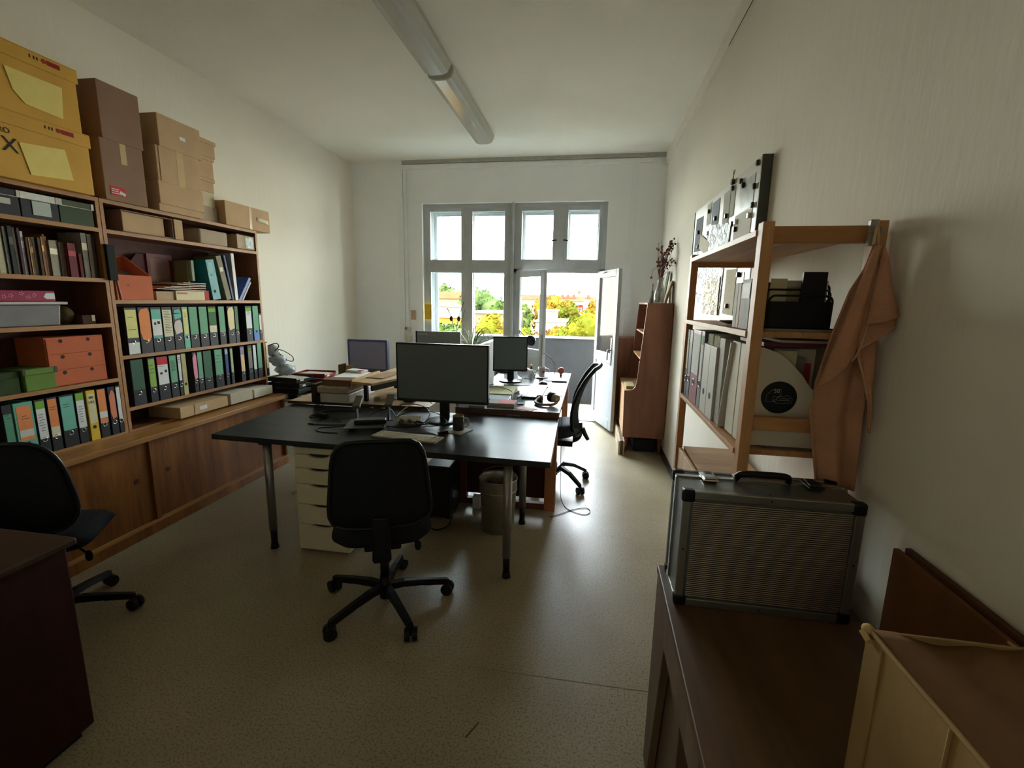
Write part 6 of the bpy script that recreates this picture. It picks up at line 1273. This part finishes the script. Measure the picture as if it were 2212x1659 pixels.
# cardboard box in the foreground
cb = thing('cardboard_box', 'worn cardboard box in the right foreground with a frayed top corner', 'box', (.63, .6, .7505), 0)
CB = mat((150, 120, 76), .85, var=.08, scale=6, bump=.25, bscale=40, dist=.004); CBI = mat((108, 76, 44), .85, var=.08, scale=6, bump=.2, bscale=40)
x0, x1, y0, y1, z0, z1 = .506, .745, .34, .827, .7505, 1.071
MB().box(x0, x0+.006, y0, y1, z0, z1).box(x0+.006, x1, y1-.006, y1, z0, z1).box(x0+.006, x1, y0, y0+.006, z0, z1).box(x1-.006, x1, y0+.006, y1-.006, z0, z1).box(x0+.006, x1-.006, y0+.006, y1-.006, z0, z0+.006).build('side', CB, cb, bev=.0015)
def flap(u, v): return (x0+.002+(x1-x0)*u*1.0, y0+(y1-y0)*v, z1+.002-.010*math.sin(PI*u)*1.2-.004*math.sin(9*v)*u+.003*math.sin(14*u+5*v))
MB().grid(flap, 22, 22).build('top_flap', CBI, cb, solid=.004)
MB().tube([(x0, y0, z1+.003), (x0-.001, .48, z1+.003), (x0, .62, z1+.004), (x0-.001, .73, z1+.003), (x0, y1, z1+.004)], .004, 6).build('fold_edge', CB, cb)
MB().tube([(x0-.0005, .779, z0+.01), (x0-.0015, .779, z1-.005)], .0022, 5).build('crease', CB, cb); MB().tube([(x0-.0005, .629, z0+.01), (x0-.0015, .627, z1+.002)], .003, 5).build('crease', CB, cb)
MB().sph((x0-.001, y1-.004, z1+.002), (.010, .012, .009), 9, 6).obox((x0-.006, y1-.012, z1-.006), (.012, .02, .010), (.4, .5, .3)).build('torn_corner', mat((184, 152, 100), .85), cb)
MB().obox((.765, .72, z1-.02), (.05, .26, .004), (.0, .55, .05)).build('side_flap', CB, cb)
for k, (xx, zz, ya) in enumerate(((.800, 1.022, 1.252), (.818, 1.032, 1.238))):
    t = thing('wood_panel', ['front brown panel leaning along the right wall behind the cardboard box', 'rear brown panel against the right wall behind the cardboard box'][k], 'panel', (xx, .8, .75), 0)
    B(xx-.007, xx+.007, .2, ya, .7505, zz).build('panel', mat((112, 72, 42), .6, var=.12) if not k else mat((84, 50, 32), .6), t, bev=.002)
# dark desk at the lower left
dl = thing('dark_desk', 'dark red brown desk corner in the lower left foreground', 'desk', (-2.4, .6, 0))
MB().box(-2.86, -1.755, .05, 1.245, .752, .78).build('tabletop', wood((50, 32, 20), (68, 46, 30), 'x', .5), dl, bev=.008)
MB().box(-2.84, -1.78, .07, 1.225, .03, .752).build('body', DARKRED, dl, bev=.006)
MB().box(-2.82, -1.80, .10, 1.19, 0, .03).build('plinth', RUB, dl)

# ------------------------------------------------------------------ outside: trees, houses, ground
st(B(-90, 40, 6.8, 260, -14.2, -14).build('ground', mat((34, 38, 18), .9, var=.2, scale=.3, spec=0)))
def tree(label, x, y, ztop, w, c1, c2, n=900, leafs=.28, h=None, kind='tree', shape=1.0, zb=None):
    h = h or w*1.0; t = thing('tree', label, 'tree', (x, y, -14), 0, 'trees outside the window')
    r = random.Random(int(x*100+y*7)); mb_ = MB(); cz = ztop-h/2
    w *= 1.18; h *= 1.08; n = int(n*1.5); cz = ztop-h/2
    blobs = [(r.uniform(-.5, .5)*w*.62, r.uniform(-.5, .5)*w*.5, r.uniform(-.5, .5)*h*.62, r.uniform(.26, .42)*min(w, h)) for _ in range(9)]+[(0, 0, h*.5-.28*min(w, h), .28*min(w, h))]
    inner = MB()
    for bx, by, bz, br in blobs: inner.sph((x+bx, y+by, cz+bz), br*.86, 9, 6)
    for k in range(n):
        bx, by, bz, br = blobs[k % len(blobs)]; a = r.uniform(0, 2*PI); ct = r.uniform(-1, 1); s_ = (1-ct*ct)**.5
        p = Vector((x+bx+br*s_*math.cos(a), y+by+br*s_*math.sin(a), cz+bz+br*ct)); nrm = Vector((r.uniform(-1, 1), r.uniform(-1, 1), r.uniform(-1, 1))).normalized(); u = nrm.orthogonal().normalized(); w_ = nrm.cross(u); q = leafs*r.uniform(.6, 1.3)
        mb_.add([p-u*q*.5, p+w_*q*.5, p+u*q*.5, p-w_*q*.5], [(0, 1, 2, 3)])
    mat_ = leafmat(c1, c2)
    c_ = inner.build('crown', mat_, t); l_ = mb_.build('leaves', mat_, t); l_['kind'] = 'stuff'
    MB().cyl((x, y, -14), (x, y, cz), .03*w+.12, .02*w+.05, n=8).build('trunk', mat((90, 74, 56), .9), t)
YG, YG2, OG, OG2, DG, DG2 = (42, 50, 12), (74, 72, 18), (62, 48, 14), (88, 66, 20), (38, 48, 26), (58, 66, 36)
tree('tall dark poplar group on the skyline at the far left window', -21.0, 65.5, 3.85, 3.4, DG, DG2, 700, .4, h=5)
tree('round green tree crown right of the red roofed house', -21.0, 73, 2.95, 2.5, YG, YG2, 500, .3, h=4)
tree('low green trees in the left window pane below the terraces', -8.2, 26, -.1, 2.2, DG, DG2, 700, .2, h=2.6)
tree('big dull green tree filling the second window pane', -12.1, 52, 2.8, 3.9, DG, DG2, 1200, .3, h=4.6)
tree('narrow green tree beside the big one', -8.1, 42, 1.6, 1.5, DG, YG, 400, .25, h=3.4)
tree('bright yellow tree low in the second window pane', -4.62, 22, 1.0, 1.35, OG2, YG2, 1100, .13, h=2.4)
tree('green tree seen through the half open left door leaf', -6.5, 45, 1.3, 1.9, YG, DG2, 600, .25, h=3.2)
tree('yellow green tree low behind the left door leaf', -3.4, 24, .3, 1.3, YG, YG2, 700, .15, h=2.2)
tree('golden tree in the door opening, left one of the row', -4.7, 55, 1.8, 3.4, OG, OG2, 1100, .3, h=3.4)
tree('golden green tree in the door opening beside the tower block', -2.5, 50, 1.7, 2.1, OG, YG, 700, .28, h=3.2)
tree('golden tree at the right side of the door opening', .2, 45, 1.8, 1.6, OG, OG2, 600, .25, h=3.6)
tree('large bright green tree low in the door opening', -.45, 20, 1.05, 1.9, YG, YG2, 1800, .12, h=2.6)
tree('second bright green crown at the parapet edge', -1.5, 24, .35, 1.1, YG, OG2, 700, .12, h=1.8)
tree('orange brown bushes in front of the white flat roofed house', -2.35, 27, .0, 1.9, (50, 32, 16), (66, 44, 22), 900, .14, h=1.6)
tree('green bushes at the far left below the yellow roof', -9.0, 29, .0, 1.6, DG, YG, 700, .2, h=2.6)
def house(label, x0, x1, y, z1, wall, roof=None, rh=1.2, rows=3, cols=5, depth=8, wsize=(.5, .7), wz=None, zb=-14):
    t = thing('house', label, 'building', ((x0+x1)/2, y+depth/2, -14), 0, 'buildings outside')
    B(x0, x1, y, y+depth, zb, z1).build('wall', mat(wall, .85, var=.04, scale=.5, spec=0), t)
    if roof: MB().prism([(y-.3, z1), (y+depth+.3, z1), (y+depth/2, z1+rh)], 'x', x0-.2, x1+.2).build('roof', mat(roof, .8, var=.1, scale=1, spec=0), t)
    else: B(x0-.1, x1+.1, y-.1, y+depth+.1, z1, z1+.12).build('roof_slab', mat((96, 88, 70), .8, spec=0), t)
    for i in range(rows):
        for j in range(cols):
            cx = x0+(j+.5)*(x1-x0)/cols; cz = z1-.5-i*(wz or wsize[1]*1.7)-wsize[1]/2
            f = B(cx-wsize[0]/2, cx+wsize[0]/2, y-.04, y+.02, cz-wsize[1]/2, cz+wsize[1]/2).build('window_frame', mat((150, 150, 150), .6), t)
            B(cx-wsize[0]/2+.05, cx+wsize[0]/2-.05, y-.06, y-.04, cz-wsize[1]/2+.05, cz+wsize[1]/2-.05).build('pane', mat((84, 92, 104), .2), f)
    return t
W_ = (84, 76, 60)
house('white house with orange tiled roof at the far left window', -20, -16.6, 57, 1.7, W_, (90, 44, 28), .9, 2, 4, 5, (.5, .6))
house('terraced white building with balconies in the left window', -15.6, -12.4, 45, .9, (78, 72, 62), None, 1, 3, 6, 4, (.35, .45))
house('long low building with yellow lit roof edge in the left window', -11.6, -9.2, 34, .25, (84, 64, 28), None, 1, 1, 5, 5, (.4, .4))
house('pale flat roofed building with dark windows in the second pane', -7.9, -5.2, 30, .75, (70, 64, 50), None, 1, 2, 6, 6, (.28, .5))
house('distant row of houses with red brown roofs on the skyline', -21, -9.7, 122, 1.9, W_, (84, 42, 30), 1.3, 3, 14, 9, (.5, .8))
SKY_ROW = house('distant row of houses with dormers behind the golden trees', -9, 1.4, 120, 1.7, W_, (84, 46, 32), 1.3, 3, 14, 9, (.5, .8))
house('small white apartment house at the right of the door opening', -1.6, .4, 92, 1.9, (84, 80, 72), None, 1, 8, 4, 6, (.3, .35), .5)
house('white and red tower block in the door opening', -2.55, -1.75, 88, 1.0, (96, 20, 18), None, 1, 8, 2, 6, (.2, .3), .5)
house('white flat roofed house with a row of small dark windows', -4.0, -1.75, 34, .1, (92, 88, 78), None, 1, 2, 9, 5, (.13, .12), .55)
house('upper storey block set back on the white flat roofed house', -4.0, -2.7, 35.5, .85, (92, 88, 78), None, 1, 1, 2, 3, (.1, .1), zb=.22)
t = thing('church_spire', 'tiny pointed church spire on the skyline', 'spire', (-3.7, 134, -14)); MB().box(-4.05, -3.35, 133.5, 134.5, -14, 3.9).build('turret', mat((84, 64, 50), .8, spec=0), t); MB().cyl((-3.7, 134, 3.9), (-3.7, 134, 6.2), .6, .02, n=8).build('spire', mat((70, 60, 50), .8, spec=0), t)
for x in (-7.6, -6.2, -4.7, -1.0): B(x-.35, x+.35, 121.4, 122.8, 2.0, 3.35).build('chimney', mat((84, 42, 30), .8, spec=0), SKY_ROW)
for o in bpy.data.objects:
    if '_o' in o: del o['_o']
